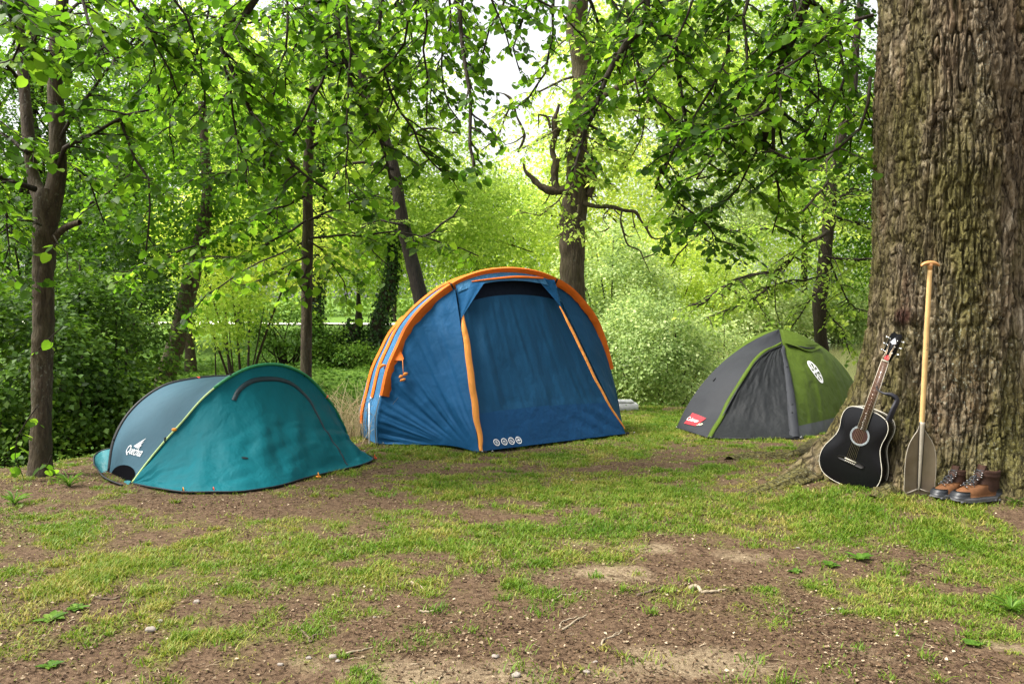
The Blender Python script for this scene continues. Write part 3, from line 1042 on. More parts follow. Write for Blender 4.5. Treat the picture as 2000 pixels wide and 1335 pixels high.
    tail = sec(2.1, .62, .04)
    secs = [H - off, sec(.16, 1.0, .985), H2, sec(.48, .995, .945), H3, sec(1.0, .96, .80), sec(1.5, .85, .52), tail]
    TP = np.stack([s_[::3] for s_ in secs], 1)
    sheet('body', TP, side, T)
    # pole sleeves: flat orange bands with a pole in them
    def sleeve(Hh, i0, i1_, wd_, m, name='pole_sleeve', lift=.012, back=.02):
        c = Hh[i0:i1_]; t = unit(np.gradient(c, axis=0)); out = unit(np.cross(t, nf)); 
        if out[len(out) // 2][2] < 0: out = -out
        w_ = wd_ * (1 + .1 * noise(np.linspace(0, 20, len(c)), 2.2))[:, None]
        f = nf * .052
        ring = [c + out * lift + f, c + out * (lift + .012), c + out * lift - f * .4 - nf * back, c - out * w_ - f * .2, c - out * w_ + f * .8, c + out * lift + f]
        P = np.stack(ring, 0); return sheet(name, P, m, T)
    j0, j1 = arg(746, 770), arg(1191, 724)
    s1 = sleeve(H, j0, i1 - 2, .075, orange); s1['label'] = 'front sleeve, left run'
    s2 = sleeve(H, i1 - 2, i2 + 3, .065, orange); s2['label'] = 'front sleeve, crown run'
    s3 = sleeve(H, i2 + 3, j1, .07, orange); s3['label'] = 'front sleeve, right run'
    s4 = sleeve(H2, j0 - 2, i2, .05, orange); s4['label'] = 'second sleeve'
    s5 = sleeve(H3, j0 - 16, i1 - 20, .05, orange); s5['label'] = 'rear sleeve'
    for k, q in ((i1 - 2, 0), (i2 + 3, 0)):
        mb = MB(); box(mb, H[k] + nf * .02 - V3(0, 0, .01), (.03, .05, .05), None, .006); mb.build('sleeve_buckle', BLACK, T)
    # bare pole ends
    for HH, k in ((H, j0), (H2, j0 - 2), (H3, j0 - 16)):
        mb = MB(); c = HH[:k + 1] - ax * .02 + nf * .01; tube(mb, c, .006, 6); mb.build('pole', METAL, T)
    # white storm strap beside the left foot
    mb = MB(); q = at(721, 787, 8.45); tube(mb, [q, G(721, 871)], .006, 5); mb.build('storm_strap', WHITE, T)
    # orange piping of the brow, orange seam strips
    Sb = Surf(rule(A, Bd, 60, 14, .0, 0, .2, -.035))
    add_ribbon('brow_trim', orange, T, Sb, [(921, 550), (960, 545), (1005, 541), (1061, 543)], [.012, .022, .03, .02], .005, 40)
    # gathered side flaps of the mesh window
    def flap(pts, S_, push, lab):
        tri = [S_.px(*q)[0] + nf * push for q in pts]
        n = 16; g = np.zeros((n, n, 3))
        for a_ in range(n):
            for b_ in range(n):
                s_, t_ = a_ / (n - 1), b_ / (n - 1)
                top = tri[0] * (1 - s_) + tri[1] * s_
                g[a_, b_] = top * (1 - t_) + tri[2] * t_ + nf * .03 * noise(s_ * 7, t_ * 1.3, push * 90) * (1 - t_)
        o = sheet('window_flap', g, blue, T); o['label'] = lab
    flap([(886, 556), (943, 551), (896, 622)], Surf(rule(A, Bd, 30, 30, 0, 0, .5)), .03, 'left gathered flap')
    flap([(1046, 545), (1080, 546), (1094, 600)], Surf(rule(A, Bd, 30, 30, 0, 0, .5)), .03, 'right gathered flap')
    P1 = ribbon(Surf(rule(H[i1 - 6:i2], np.array([F1a + V3(0, 0, .03), F2 + V3(0, 0, .03)]), 60, 60, 0, 0, 1, -.03)), [(903, 612), (911, 665), (918, 720), (926, 780), (933, 830), (937, 858), (935, 874), (922, 884)], [.012, .06, .07, .073, .075, .075, .075, .06, .035], .006, 70, wob=.012)
    mb = MB(); mb.add(P1, [grid_faces(*P1.shape[:2])]); q = mb.build('seam_strip', orange2, T); q['label'] = 'left orange seam strip'
    P2 = ribbon(Surf(rule(H[i1:], np.array([F1b + V3(0, 0, .03), F2 + V3(0, 0, .03), Rf + V3(0, 0, .02)]), 60, 60, 0, 0, 1, -.03)), [(1092, 598), (1104, 618), (1117, 645), (1140, 692), (1168, 750), (1190, 790), (1205, 815), (1220, 838)], [.01, .04, .04, .042, .04, .04, .035, .02], .006, 70, wob=.012)
    mb = MB(); mb.add(P2, [grid_faces(*P2.shape[:2])]); q = mb.build('seam_strip', orange2, T); q['label'] = 'right orange seam strip'
    # orange pull patch with its cord and toggles
    pa = [SL.px(x, y) for x, y in ((778, 676), (787, 700), (783, 703), (768, 703), (762, 716))]
    pv = np.array([p + nf * .035 for p, _ in pa]); mb = MB(); mb.add(np.concatenate([pv, pv - nf * .006]), [np.array([[0, 1, 2, 3, 4]]), np.array([[5, 6, 7, 8, 9]]), np.array([[i, (i + 1) % 5, 5 + (i + 1) % 5, 5 + i] for i in range(5)])])
    mb.build('guy_patch', orange, T, False)
    mb = MB(); a_ = SL.px(784, 702)[0] + nf * .04; b_ = SL.px(785, 733)[0] + nf * .05
    tube(mb, [a_, b_], .004, 5)
    cord = mb.build('guy_cord', orange2, T)
    for dx, dy, r_ in ((-4, 2, .022), (5, -3, .024), (1, 8, .02), (-3, 9, .016)):
        c_ = SL.px(785 + dx, 733 + dy)[0] + nf * .05
        mb = MB(); tube(mb, [c_ + V3(-r_, 0, -.008), c_ + V3(-r_ * .3, 0, .004), c_ + V3(r_ * .8, 0, .012)], [r_ * .45, r_ * .8, r_ * .4], 8); mb.build('toggle', orange2, cord)
    q = at(747, 713, 8.4); mb = MB(); tube(mb, [q + V3(-.03, 0, -.03), q, q + V3(.03, 0, .0), q + V3(.02, 0, -.04)], [.012, .018, .015, .01], 7); mb.build('toggle', orange2, T)
    # four round white symbols at the foot of the door
    ws = []
    for k, (x, y) in enumerate(((963.5, 864.5), (978.5, 863), (992.5, 861.5), (1006.5, 860))):
        sh = [disc2(.5, 0, .5, 24, None, .38)]
        if k == 0: sh += [([(.3, -.2), (.7, -.2), (.7, -.12), (.3, -.12)], [[0, 1, 2, 3]]), ([(.3, .0), (.7, .0), (.7, .08), (.3, .08)], [[0, 1, 2, 3]]), ([(.35, .15), (.65, .15), (.5, .28)], [[0, 1, 2]])]
        if k == 1: sh += [([(.28, .05), (.72, .05), (.72, .15), (.28, .15)], [[0, 1, 2, 3]]), ([(.35, -.25), (.42, -.25), (.42, .0), (.35, .0)], [[0, 1, 2, 3]]), ([(.55, -.25), (.62, -.25), (.62, .0), (.55, .0)], [[0, 1, 2, 3]])]
        if k == 2: sh += [disc2(.45, .02, .2, 16, None, .12), ([(.5, -.05), (.75, -.3), (.8, -.22), (.58, .02)], [[0, 1, 2, 3]])]
        if k == 3: sh += [([(.2, -.1), (.5, -.02), (.8, -.1), (.8, .08), (.5, .14), (.2, .0)], [[0, 1, 2, 3, 4, 5]]), ([(.45, -.3), (.55, -.3), (.55, .35), (.45, .35)], [[0, 1, 2, 3]])]
        vv_, ff = join2(*sh)
        decal('symbol', WHITE, low, SD, (x, y), (x + 11.5, y - 1.2), vv_, ff, .006 if k else .006)
    for q in (G(928, 889), G(948, 888), G(1226, 849), G(737, 872)): 
        mb = MB(); box(mb, q + V3(0, 0, .02), (.035, .02, .03), None, .005); b = mb.build('corner_buckle', BLACK, T)
        peg(T, q + V3(.05, -.03, 0))


blue_tent()


# ------------------------------------------------------------------ green and grey dome tent
def green_tent():
    C0, Mp, C1 = G(1320, 840), G(1386, 859), G(1562, 859)
    C2 = V3(4.88, 10.9, 0); C2[2] = gz(C2[0], C2[1], False)
    C3 = np.r_[(C0 + (C2 - C1))[:2], 0]; C3[2] = gz(C3[0], C3[1], False)
    A = at(1522, 642, 10.35)
    T = thing('dome_tent', 'green and charcoal dome tent with grey door, right of the blue tent', 'tent', (C0 + C2) / 2)
    green = cloth('olive_green_cloth', (.070, .110, .014), .6, .5, .15, (1, 1, 1), .10, 5.0)
    char = cloth('charcoal_cloth', (.017, .0185, .020), .6, .45, .08, (2.2, 2.2, .6), .10, 4.0)
    char2 = cloth('grey_cloth', (.031, .033, .038), .6, .3, .08, (1, 1, 1), .08, 4.0)
    grey3 = cloth('pale_grey_cloth', (.075, .08, .09), .5, .4, .05, (1, 1, 1), .08, 4.0)
    n = 70
    s = np.linspace(0, 1, n)

    def pole(C, k=.42, hs=1.0):
        a = 1 - np.cos(s * np.pi / 2); z = np.sin(s * np.pi / 2)
        a = a * k + s * (1 - k); z = z * k + s * (1 - k)
        P = C[None] * (1 - a[:, None]) + A[None] * a[:, None]
        P[:, 2] = C[2] + (A[2] - C[2]) * z
        return P
    P0, P1, P2, P3 = pole(C0, .56), pole(C1, .12), pole(C2, .75), pole(C3, .7)
    # pole 1 bows slightly
    # vestibule ridge: from the peg up over the door
    rp = [Mp + V3(0, 0, .02), at(1412, 812, 9.2), at(1440, 762, 9.36), at(1458, 730, 9.5), at(1475, 707, 9.65), at(1497, 686, 9.85), at(1528, 671, 10.12), at(1524, 652, 10.28), A]
    Rg = spline(rp, n)

    def panel(Aa, Bb, nu, bul=0.0, outv=None):
        t = np.linspace(0, 1, nu)[:, None, None]
        P = Aa[None] * (1 - t) + Bb[None] * t
        if bul: P = P + (outv * bul)[None, None] * (np.sin(np.pi * t) * np.sin(np.pi * np.clip(s, 0, 1))[None, :, None] ** .8)
        return P
    f0 = unit(np.cross(C1 - C0, V3(0, 0, 1))); 
    if f0[1] > 0: f0 = -f0
    r0 = unit(np.cross(C2 - C1, V3(0, 0, 1)));
    if r0[0] < 0: r0 = -r0
    l0 = -r0; b0 = -f0
    # resample ridge so equal heights face equal heights
    def rez(P, z):
        zz = np.maximum.accumulate(P[:, 2] + np.arange(len(P)) * 1e-6); return np.stack([np.interp(z, zz, P[:, k]) for k in range(3)], -1)
    zs = Mp[2] + (A[2] - Mp[2]) * np.sin(s * np.pi / 2) ** 1
    R0, Q0, Q1 = rez(Rg, zs), rez(P0, zs), rez(P1, zs)
    LP = panel(Q0, R0, 40, .05, f0)
    LP = wrinkle(LP, lambda U, V: .007 * fbm(U * 4, V * 6, 2.0, 3))
    SLp = Surf(LP); lp = sheet('fly_panel', LP, char2, T); lp['label'] = 'light charcoal left fly panel'
    # narrow green edge piece along the left pole
    Lb = np.stack([P0, P0 + l0 * .035 + f0 * -.02 + V3(0, 0, .012), P0 + l0 * .02 - f0 * .10, P0 - f0 * .16 - l0 * .02], 0)
    # door
    DP = panel(R0, Q1, 60, .0, f0)
    DP = wrinkle(DP, lambda U, V: (.016 * fbm(U * 9 + V * 12, V * 9 - U * 4, 3.0, 4)) * smooth((1 - V) / .3) + .008 * np.abs(noise(U * 17 + V * 9, V * 8 - U * 5, 5.0)))
    SDp = Surf(DP); sheet('door_panel', DP, char, T)
    # right side
    r12 = panel(rez(P1, zs), rez(P2, C2[2] + (A[2] - C2[2]) * np.sin(s * np.pi / 2)), 70, .10, r0)
    r12 = wrinkle(r12, lambda U, V: .012 * fbm(U * 6 - V * 3, V * 4, 3.0, 3) + .008 * noise(U * 26, V * 3 + U * 4, 1.0) * smooth((.6 - V) / .5))
    SR = Surf(r12)
    kcut = 5
    sheet('side_panel', r12[:, kcut:], green, T)
    sk = sheet('lower_panel', r12[:, :kcut + 1], grey3, T)
    zb = C3[2] + (A[2] - C3[2]) * np.sin(s * np.pi / 2)
    sheet('rear_panel', panel(rez(P2, zb), rez(P3, zb), 24, .08, b0), green, T)
    z0 = C0[2] + (A[2] - C0[2]) * np.sin(s * np.pi / 2)
    lft = panel(rez(P3, z0), rez(P0, z0), 40, .20, l0)
    sg = sheet('side_panel', lft, green, T); sg['label'] = 'far side panel seen edge on'
    # dark seam strip between door and side, green piping over the door, its storm flap
    add_ribbon('seam_strip', char2, T, SDp, [(1552, 853), (1547, 800), (1541, 745), (1533, 700), (1529, 676)], [.11, .1, .085, .06, .05], .006, 60)
    add_ribbon('door_piping', green, T, SLp, [(1388, 856), (1400, 830), (1418, 795), (1440, 757), (1458, 728), (1476, 702), (1499, 683), (1529, 670)], [.05, .06, .055, .05, .045, .045, .04, .03], .012, 80)
    mb = MB(); c = np.array([SDp.px(x, y)[0] for x, y in ((1391, 856), (1411, 815), (1436, 768), (1461, 728), (1480, 703), (1503, 685), (1529, 674))]); tube(mb, spline(c, 60) + f0 * .012, .010, 6); mb.build('zip', BLACK, T)
    fl = [SR.px(x, y)[0] for x, y in ((1532, 669), (1551, 671), (1570, 676), (1600, 677))]
    top = spline(fl, 24); lip = top + r0 * .05 + f0 * .07 + V3(0, 0, -.05) * np.sin(np.linspace(0, np.pi, 24))[:, None]
    hood = np.stack([top + r0 * .004 + V3(0, 0, .03), top + f0 * .03 + V3(0, 0, .02), lip], 0)
    sheet('vent_hood', hood, green, T)
    mb = MB(); ccc = spline([SR.px(x, y)[0] for x, y in ((1538, 676), (1552, 676), (1572, 680), (1590, 678))], 20); tube(mb, ccc + r0 * .012 + f0 * .01, np.concatenate([np.linspace(.004, .022, 10), np.linspace(.022, .004, 10)]), 6)
    mb.build('vent_opening', BLACK, T)
    # white lantern emblem
    sh = [disc2(.5, 0, .5, 32, .27, .39)]
    sh += [([(.12, -.04), (.88, -.04), (.88, .03), (.12, .03)], [[0, 1, 2, 3]]), ([(.44, -.22), (.54, -.22), (.54, .22), (.44, .22)], [[0, 1, 2, 3]])]
    for sx in (-1, 1):
        sh += [([(.5 + sx * .06, 0), (.5 + sx * .30, .15), (.5 + sx * .22, .20)], [[0, 1, 2]]), ([(.5 + sx * .06, 0), (.5 + sx * .30, -.15), (.5 + sx * .22, -.20)], [[0, 1, 2]])]
    vv_, ff = join2(*sh)
    decal('emblem', WHITE, T, SR, (1577, 705), (1606, 748), vv_, ff, .007)
    # label patch with red, and symbols
    red = plain('red_print', (.36, .02, .03), .6, .3)
    pt = decal('label_patch', red, T, SLp, (1340, 823), (1363, 829.5), np.array([(i_ / 8, -.12 + .62 * j_ / 5) for i_ in range(9) for j_ in range(6)]), [list(q_) for q_ in grid_faces(9, 6)], .008)
    tv, tf = text_shape('Coleman')
    decal('lettering', WHITE, pt, SLp, (1341.5, 821), (1361.5, 826.5), tv, tf, .014, yscale=1.3)
    for x in (1360.5, 1366.5):
        vv_, ff = disc2(.5, 0, .5, 16, None, .25); decal('symbol', plain('cream_print', (.6, .58, .42), .6), T, SLp, (x, 828.5), (x + 5, 829.5), vv_, ff, .007)
    mb = MB(); tube(mb, [Mp + V3(.1, 0, .02), (C1 + Mp) / 2 + V3(0, 0, .015), C1 + V3(0, 0, .02)], .008, 5); tube(mb, [C0 + V3(0, 0, .0), (C0 + Mp) / 2 + V3(.1, .1, .01), Mp + V3(0, .05, .015)], .02, 6)
    mb.build('ground_sheet_edge', BLACK, T)
    for q in (Mp, C0, C1): peg(T, q + V3(-.02, -.03, 0))
    mb = MB(); q = SLp.px(1398, 738)[0]; tube(mb, [q + f0 * .01, q + f0 * .03 + V3(-.02, 0, -.03)], .008, 5); mb.build('guy_loop', BLACK, T)
    for y in (716, 790, 806):
        q = SDp.px(1548 if y > 750 else 1541, y)[0]; mb = MB(); box(mb, q + f0 * .012, (.02, .012, .03), None, .004); mb.build('tab', BLACK, T)


green_tent()


# ------------------------------------------------------------------ the big lime tree
def big_radius(th, z):
    """radius of the trunk: th=0 points at +x, z above the ground"""
    r = .505 + .02 * np.sin(2 * th + 1) + .035 * np.exp(-(z - 3.4) ** 2 / .5) * np.cos(th) - .012 * z * 0
    r = r + .05 * np.exp(-z / .30) + .04 * np.exp(-z / 1.0)
    for a, amp, wd, hz in ((2.93, .74, .26, .42), (2.45, .50, .28, .25), (-2.52, .16, .14, .22), (-1.12, .26, .30, .42), (-.45, .35, .35, .38), (.8, .5, .4, .3), (1.8, .4, .35, .3)):
        d = (th - a + np.pi) % (2 * np.pi) - np.pi
        r = r + amp * np.exp(-(d / wd) ** 2) * np.exp(-z / hz)
    return r


def big_tree():
    cx, cy_ = TREE; z0 = float(gz(cx, cy_ - .6, False)) - .12
    T = thing('lime_tree', 'massive old tree with deeply ridged bark that the guitar and paddle lean on', 'tree', (cx, cy_, z0))
    nt_, nz = 760, 900
    thd = np.linspace(-np.pi, np.pi, nt_, endpoint=False)
    z = np.concatenate([np.linspace(0, 3.9, nz - 30), np.linspace(3.92, 7.5, 30)])
    TT, Z = np.meshgrid(thd, z, indexing='ij')
    r = big_radius(TT, Z)
    ux, uy = np.cos(TT), np.sin(TT)
    warp = .5 * fbm(ux * 3, uy * 3, Z * 1.3, 3)
    q = 15.0
    a = noise(ux * q + warp * 2, uy * q + warp * 2, Z * 5.2 + warp)
    b = noise(ux * q * 2.2 + 7 + warp, uy * q * 2.2, Z * 14.0)
    c = fbm(ux * 30, uy * 30, Z * 24, 3)
    ridge = np.minimum(np.abs(a) * 3.2, 1) * .62 + np.minimum(np.abs(b) * 3.0, 1) * .38
    lump = .035 * fbm(ux * 1.8, uy * 1.8, Z * .9, 3)
    base = np.exp(-Z / .5)
    knob = fbm(ux * 9, uy * 9, Z * 8, 4)
    disp = lump + (.040 * (ridge - .6)) * (1 - .4 * base) * (1 + .7 * noise(ux * 2.5, uy * 2.5, Z * 1.1)) + .030 * fbm(ux * 5 + warp, uy * 5, Z * 1.1, 3) + .014 * c + .055 * knob * base
    # a burl with reddish bark
    bt = ((TT - (-2.60)) * .55) ** 2 + (Z - (1.29 - z0)) ** 2
    burl = np.exp(-(bt / .07 ** 2) ** 1.3)
    disp = disp + burl * (.030 + .010 * fbm(ux * 30, uy * 30, Z * 18, 3))
    for (ta, za, aa, ww) in ((-1.75, 2.35, .035, .14), (-1.45, 3.0, .02, .12), (-2.3, 3.05, .025, .10)):
        disp = disp + aa * np.exp(-(((TT - ta) * .5) ** 2 + (Z - za) ** 2) / ww ** 2)
    r = r + disp
    x = cx + r * np.cos(TT) + .03 * np.sin(Z * .9); y = cy_ + r * np.sin(TT)
    # the flare follows the ground down
    gzz = gz(x, y, False) - .12
    zz = z0 + Z + (gzz - z0) * np.exp(-Z / .18)
    mb = MB(); mb.add(np.stack([x, y, zz], -1), [grid_faces(nt_, nz, True)])
    m, nt2, out = mat_new('old_bark')
    co = coords(nt2, (1, 1, .3)); co1 = coords(nt2)
    n1 = ntex(nt2, co, 16, 7, .68, .8); n2 = ntex(nt2, co1, 90, 5, .7); n3 = ntex(nt2, coords(nt2, (1, 1, .4)), 2.6, 4, .6)
    rg = N(nt2, 'Attribute', attribute_name='ridge').outputs['Fac']
    cc = ramp(nt2, n1, [(.30, (.036, .024, .013)), (.45, (.135, .100, .060)), (.57, (.25, .195, .125)), (.72, (.44, .38, .28))])
    cc = mix(nt2, ramp(nt2, rg, [(.15, (.75,) * 3), (.6, (0, 0, 0))]), cc, (.016, .010, .006))
    red = ramp(nt2, ntex(nt2, coords(nt2, (1, 1, .25)), 5, 4), [(.52, (0, 0, 0)), (.68, (.5, .5, .5))])
    cc = mix(nt2, red, cc, (.17, .095, .055))
    mo = ramp(nt2, n3, [(.40, (0, 0, 0)), (.60, (.8, .8, .8))])
    mcol = ramp(nt2, n2, [(.3, (.040, .037, .009)), (.7, (.20, .18, .05))])
    cc = mix(nt2, mo, cc, mcol)
    ms = N(nt2, 'Attribute', attribute_name='moss').outputs['Fac']
    cc = mix(nt2, ms, cc, mcol)
    li = ramp(nt2, ntex(nt2, co1, 48, 6, .75), [(.56, (0, 0, 0)), (.63, (1, 1, 1))])
    la = N(nt2, 'Attribute', attribute_name='lichen').outputs['Fac']
    mu = N(nt2, 'Math', operation='MULTIPLY'); nt2.links.new(li, mu.inputs[0]); nt2.links.new(la, mu.inputs[1])
    cc = mix(nt2, mu.outputs[0], cc, (.36, .38, .30))
    bl = N(nt2, 'Attribute', attribute_name='burl').outputs['Fac']
    cc = mix(nt2, bl, cc, ramp(nt2, n2, [(.3, (.030, .014, .009)), (.7, (.10, .045, .03))]))
    vo = N(nt2, 'TexVoronoi', feature='DISTANCE_TO_EDGE'); vo.inputs['Scale'].default_value = 19
    wv = N(nt2, 'Mix', data_type='VECTOR'); wv.inputs[0].default_value = .10
    cs = coords(nt2, (1, 1, .24)); nt2.links.new(cs, wv.inputs[4]); nt2.links.new(N_out_noise_vec(nt2, cs, 11), wv.inputs[5]); nt2.links.new(wv.outputs[1], vo.inputs['Vector'])
    vd = ramp(nt2, vo.outputs['Distance'], [(.0, (0, 0, 0)), (.16, (1, 1, 1))])
    cc = mix(nt2, ramp(nt2, vo.outputs['Distance'], [(.0, (.8,) * 3), (.07, (0, 0, 0))]), cc, (.014, .009, .005))
    bb = bump(nt2, vd, .9, .03); bb = bump(nt2, n1, 1.0, .03, bb); bb = bump(nt2, n2, .9, .010, bb)
    pbsdf(nt2, out, cc, .88, .2, 0, bb)
    lich = np.clip(np.exp(-(((TT + 1.9) / .5) ** 2) - ((Z - .95) / .55) ** 2) * 1.0 + .9 * np.exp(-((TT + 1.75) / .13) ** 2 - ((Z - 3.1) / .75) ** 2) + .25 * (noise(ux * 3, uy * 3, Z * 2) > .25), 0, 1)
    moss = np.clip(.85 * np.exp(-((TT + 1.35) / .32) ** 2 - ((Z - .5) / .5) ** 2) + .35 * np.exp(-((TT + 1.9) / .35) ** 2 - ((Z - 1.8) / .9) ** 2), 0, .9)
    tr = mb.build('trunk', m, T, True, {'ridge': ridge, 'lichen': lich, 'moss': moss, 'burl': np.clip(burl * 1.3 - .1, 0, 1)})
    # roots running out over the grass
    rr = np.random.RandomState(5)
    for pts, r0, r1 in (([(1690, 868), (1610, 878), (1540, 892), (1480, 890), (1425, 897)], .22, .05), ([(1640, 905), (1590, 925), (1535, 945), (1478, 960), (1440, 985)], .17, .02), ([(1745, 945), (1722, 965), (1705, 975)], .11, .05), ([(1975, 960), (2010, 985), (2060, 1010)], .16, .05)):
        P = spline([G(*q) for q in pts], 70)
        k = len(P); rad = np.linspace(r0, r1, k) * (1 + .12 * noise(np.linspace(0, 8, k), 3.1))
        P[:, 2] = gz(P[:, 0], P[:, 1], False) + rad * .05 - .015
        mb = MB()
        th = np.linspace(0, 2 * np.pi, 40, endpoint=False); t = unit(np.gradient(P, axis=0)); s_ = unit(np.cross(t, V3(0, 0, 1))); u_ = np.cross(s_, t)
        A_, B_ = np.meshgrid(np.linspace(0, 1, k), th, indexing='ij')
        q = rad[:, None] * (1 + .22 * noise(A_ * 5 * 1.2, np.cos(B_) * 2.5, np.sin(B_) * 2.5) + .12 * noise(A_ * 22, np.cos(B_) * 6, np.sin(B_) * 6))
        V_ = P[:, None] + q[..., None] * (np.cos(B_)[..., None] * s_[:, None] * 1.15 + np.sin(B_)[..., None] * u_[:, None] * .62)
        mb.add(np.swapaxes(V_, 0, 1), [grid_faces(40, k, True)])
        mb.build('root', m, T, True, {'lichen': np.full(40 * k, .4), 'moss': np.full(40 * k, .35), 'burl': np.zeros(40 * k)})
    # limbs overhead with hanging boughs
    TB = MB(); LV = Leaves(); rg_ = np.random.RandomState(21)
    c = V3(cx, cy_, 0)
    limbs = [([c + V3(-.2, .1, 4.2), (1.6, 6.2, 5.0), (-.6, 7.0, 5.3), (-3.2, 7.6, 5.0)], .22, .07), ([c + V3(0, .2, 4.6), (2.2, 7.5, 5.6), (1.5, 9.0, 5.8)], .18, .05),
             ([c + V3(.1, -.1, 4.8), (4.6, 6.5, 6.2), (6, 7.5, 6.6)], .2, .06), ([c + V3(-.1, -.1, 4.8), (1.2, 4.6, 6.3), (-1.5, 3.2, 7.0)], .18, .05), ([c + V3(0, 0, 6.8), (3.3, 5.9, 9), (3, 6.4, 11)], .4, .12)]
    for p, a_, b_ in limbs: tube(TB, spline(np.array([np.array(q, float) for q in p]), 40), np.linspace(a_, b_, 40), 12)
    BG = [  # pixel path, depth, radii px
        ([(1270, -90), (1262, 0), (1268, 45), (1228, 80), (1190, 140), (1158, 222), (1140, 275), (1108, 350)], 6.6, 9, 2.2, .42, .10),
        ([(1268, 45), (1285, 68), (1315, 68), (1322, 140), (1338, 235), (1330, 280), (1298, 318), (1280, 370)], 6.6, 6, 2, .5, .09),
        ([(1600, -120), (1572, 10), (1530, 118), (1507, 210), (1486, 292)], 6.2, 12, 7, .6, .10),
        ([(1507, 210), (1470, 230), (1420, 250), (1350, 262)], 6.2, 4, 2, .5, .10),
        ([(1510, 240), (1515, 330), (1520, 400), (1508, 455)], 6.3, 4, 1.5, .5, .11),
        ([(1700, 150), (1690, 230), (1650, 280), (1590, 312), (1540, 310), (1500, 290)], 5.9, 3.5, 2, .5, .09),
        ([(1705, 30), (1620, 60), (1570, 110), (1500, 150)], 5.8, 4, 2, .55, .09),
        ([(1420, -60), (1425, 60), (1400, 160), (1350, 230), (1300, 330)], 6.8, 4, 1.6, .5, .09),
        ([(1120, -60), (1165, 40), (1172, 110), (1150, 180), (1160, 230)], 7.2, 4, 1.6, .45, .09),
        ([(1085, -80), (1080, 60), (1060, 150), (1000, 215)], 7.4, 3.5, 1.4, .38, .13),
        ([(878, -60), (893, 30), (908, 110), (915, 190), (922, 260), (927, 325)], 5.4, 4.5, 3, .30, .11),
        ([(832, -60), (833, 60), (831, 150), (833, 245)], 5.6, 3, 1.6, .32, .12),
        ([(830, -60), (805, 20), (785, 90), (745, 142), (700, 190)], 5.7, 3.4, 1.6, .42, .08),
        ([(650, -70), (658, 30), (670, 110), (690, 170), (720, 240), (752, 300), (762, 350)], 6.4, 5, 2.2, .5, .075),
        ([(678, -70), (681, 60), (684, 150), (677, 250), (682, 410)], 6.0, 3, 1.2, .42, .085),
        ([(545, -90), (490, 5), (460, 45), (428, 75), (440, 95), (462, 170), (492, 235), (535, 280), (590, 335), (640, 372)], 5.6, 8, 2.2, .48, .08),
        ([(430, 78), (445, 160), (455, 230), (470, 300), (480, 360)], 5.6, 3, 1.4, .42, .085),
        ([(560, -60), (560, 60), (540, 150), (520, 240), (515, 330)], 6.2, 3, 1.2, .45, .09),
        ([(760, -70), (740, 60), (760, 170), (800, 250), (850, 330), (880, 350)], 6.2, 4, 1.6, .42, .08),
        ([(940, -60), (960, 10), (985, 60), (1000, 110)], 6.0, 2.5, 1.3, .28, .12),
        ([(620, -50), (640, 100), (610, 200), (560, 280), (470, 330), (380, 350)], 6.9, 3.5, 1.5, .5, .085),
        ([(1500, -60), (1450, 30), (1460, 120), (1440, 200), (1400, 290), (1360, 350)], 6.5, 4, 1.6, .5, .09),
        ([(1650, -60), (1640, 60), (1650, 150), (1620, 230), (1610, 300)], 6.6, 4, 1.6, .5, .085),
        ([(1210, -60), (1240, 100), (1262, 170), (1310, 230), (1360, 300)], 7.0, 3.6, 1.5, .45, .1),
        ([(1290, 330), (1330, 400), (1370, 430), (1410, 470), (1440, 480)], 6.9, 2.2, 1.1, .42, .08),
        ([(1480, 290), (1430, 380), (1400, 410), (1340, 450)], 6.5, 2.4, 1.2, .45, .08),
        ([(1380, -60), (1350, 10), (1330, 60), (1300, 120), (1245, 180)], 6.1, 3, 1.2, .4, .1),
        ([(1540, -60), (1560, 40), (1590, 130), (1600, 200), (1570, 270)], 6.0, 3, 1.2, .45, .09),
        ([(990, -60), (1040, -10), (1090, 20), (1130, 70), (1190, 90)], 6.4, 3, 1.2, .35, .12),
        ([(700, -60), (640, 0), (570, 20), (500, 40), (400, 30)], 6.6, 4, 1.5, .5, .085),
        ([(1050, -80), (1030, 0), (1010, 70), (1015, 140)], 6.9, 3, 1.2, .36, .1),
        ([(915, -80), (900, 20), (880, 80), (850, 130)], 7.1, 3, 1.2, .4, .09),
        ([(1000, -80), (985, -10), (960, 60), (940, 130), (945, 190)], 6.2, 3, 1.2, .36, .1),
        ([(870, -70), (880, 20), (860, 110), (870, 190), (900, 240)], 6.6, 3, 1.2, .42, .1),
        ([(790, -70), (800, 50), (820, 130), (860, 200)], 7.2, 3, 1.2, .45, .1),
        ([(340, -70), (330, 20), (300, 100), (310, 180)], 6.8, 3, 1.2, .45, .09),
        ([(420, -70), (410, 20), (380, 130), (330, 230), (340, 300)], 7.0, 3, 1.2, .45, .09),
        ([(1160, -80), (1190, 0), (1230, 50), (1240, 130)], 7.4, 3, 1.2, .45, .1),
        ([(600, -70), (590, 60), (560, 130), (545, 220), (500, 300)], 7.3, 3, 1.2, .48, .08),
        ([(900, -90), (800, -30), (760, 20), (700, 40)], 6.3, 4, 1.5, .4, .09),
        ([(1480, -60), (1400, -10), (1330, 0), (1240, 20)], 6.6, 4, 1.5, .45, .1),
    ]
    for pts, Y, ra, rb, sd_, gp_ in BG:
        yy = Y + np.linspace(0, .5, len(pts)) * rg_.uniform(-1, 1)
        P = [at(x, y_, yy[i]) for i, (x, y_) in enumerate(pts)]
        k = Y / F
        bough(TB, LV, P, ra * k, rb * k, rg_, sd_, gp_, .062, .038, .42, .08, .45, .02)
    TB.build('limbs', M['bark_dark'], T)
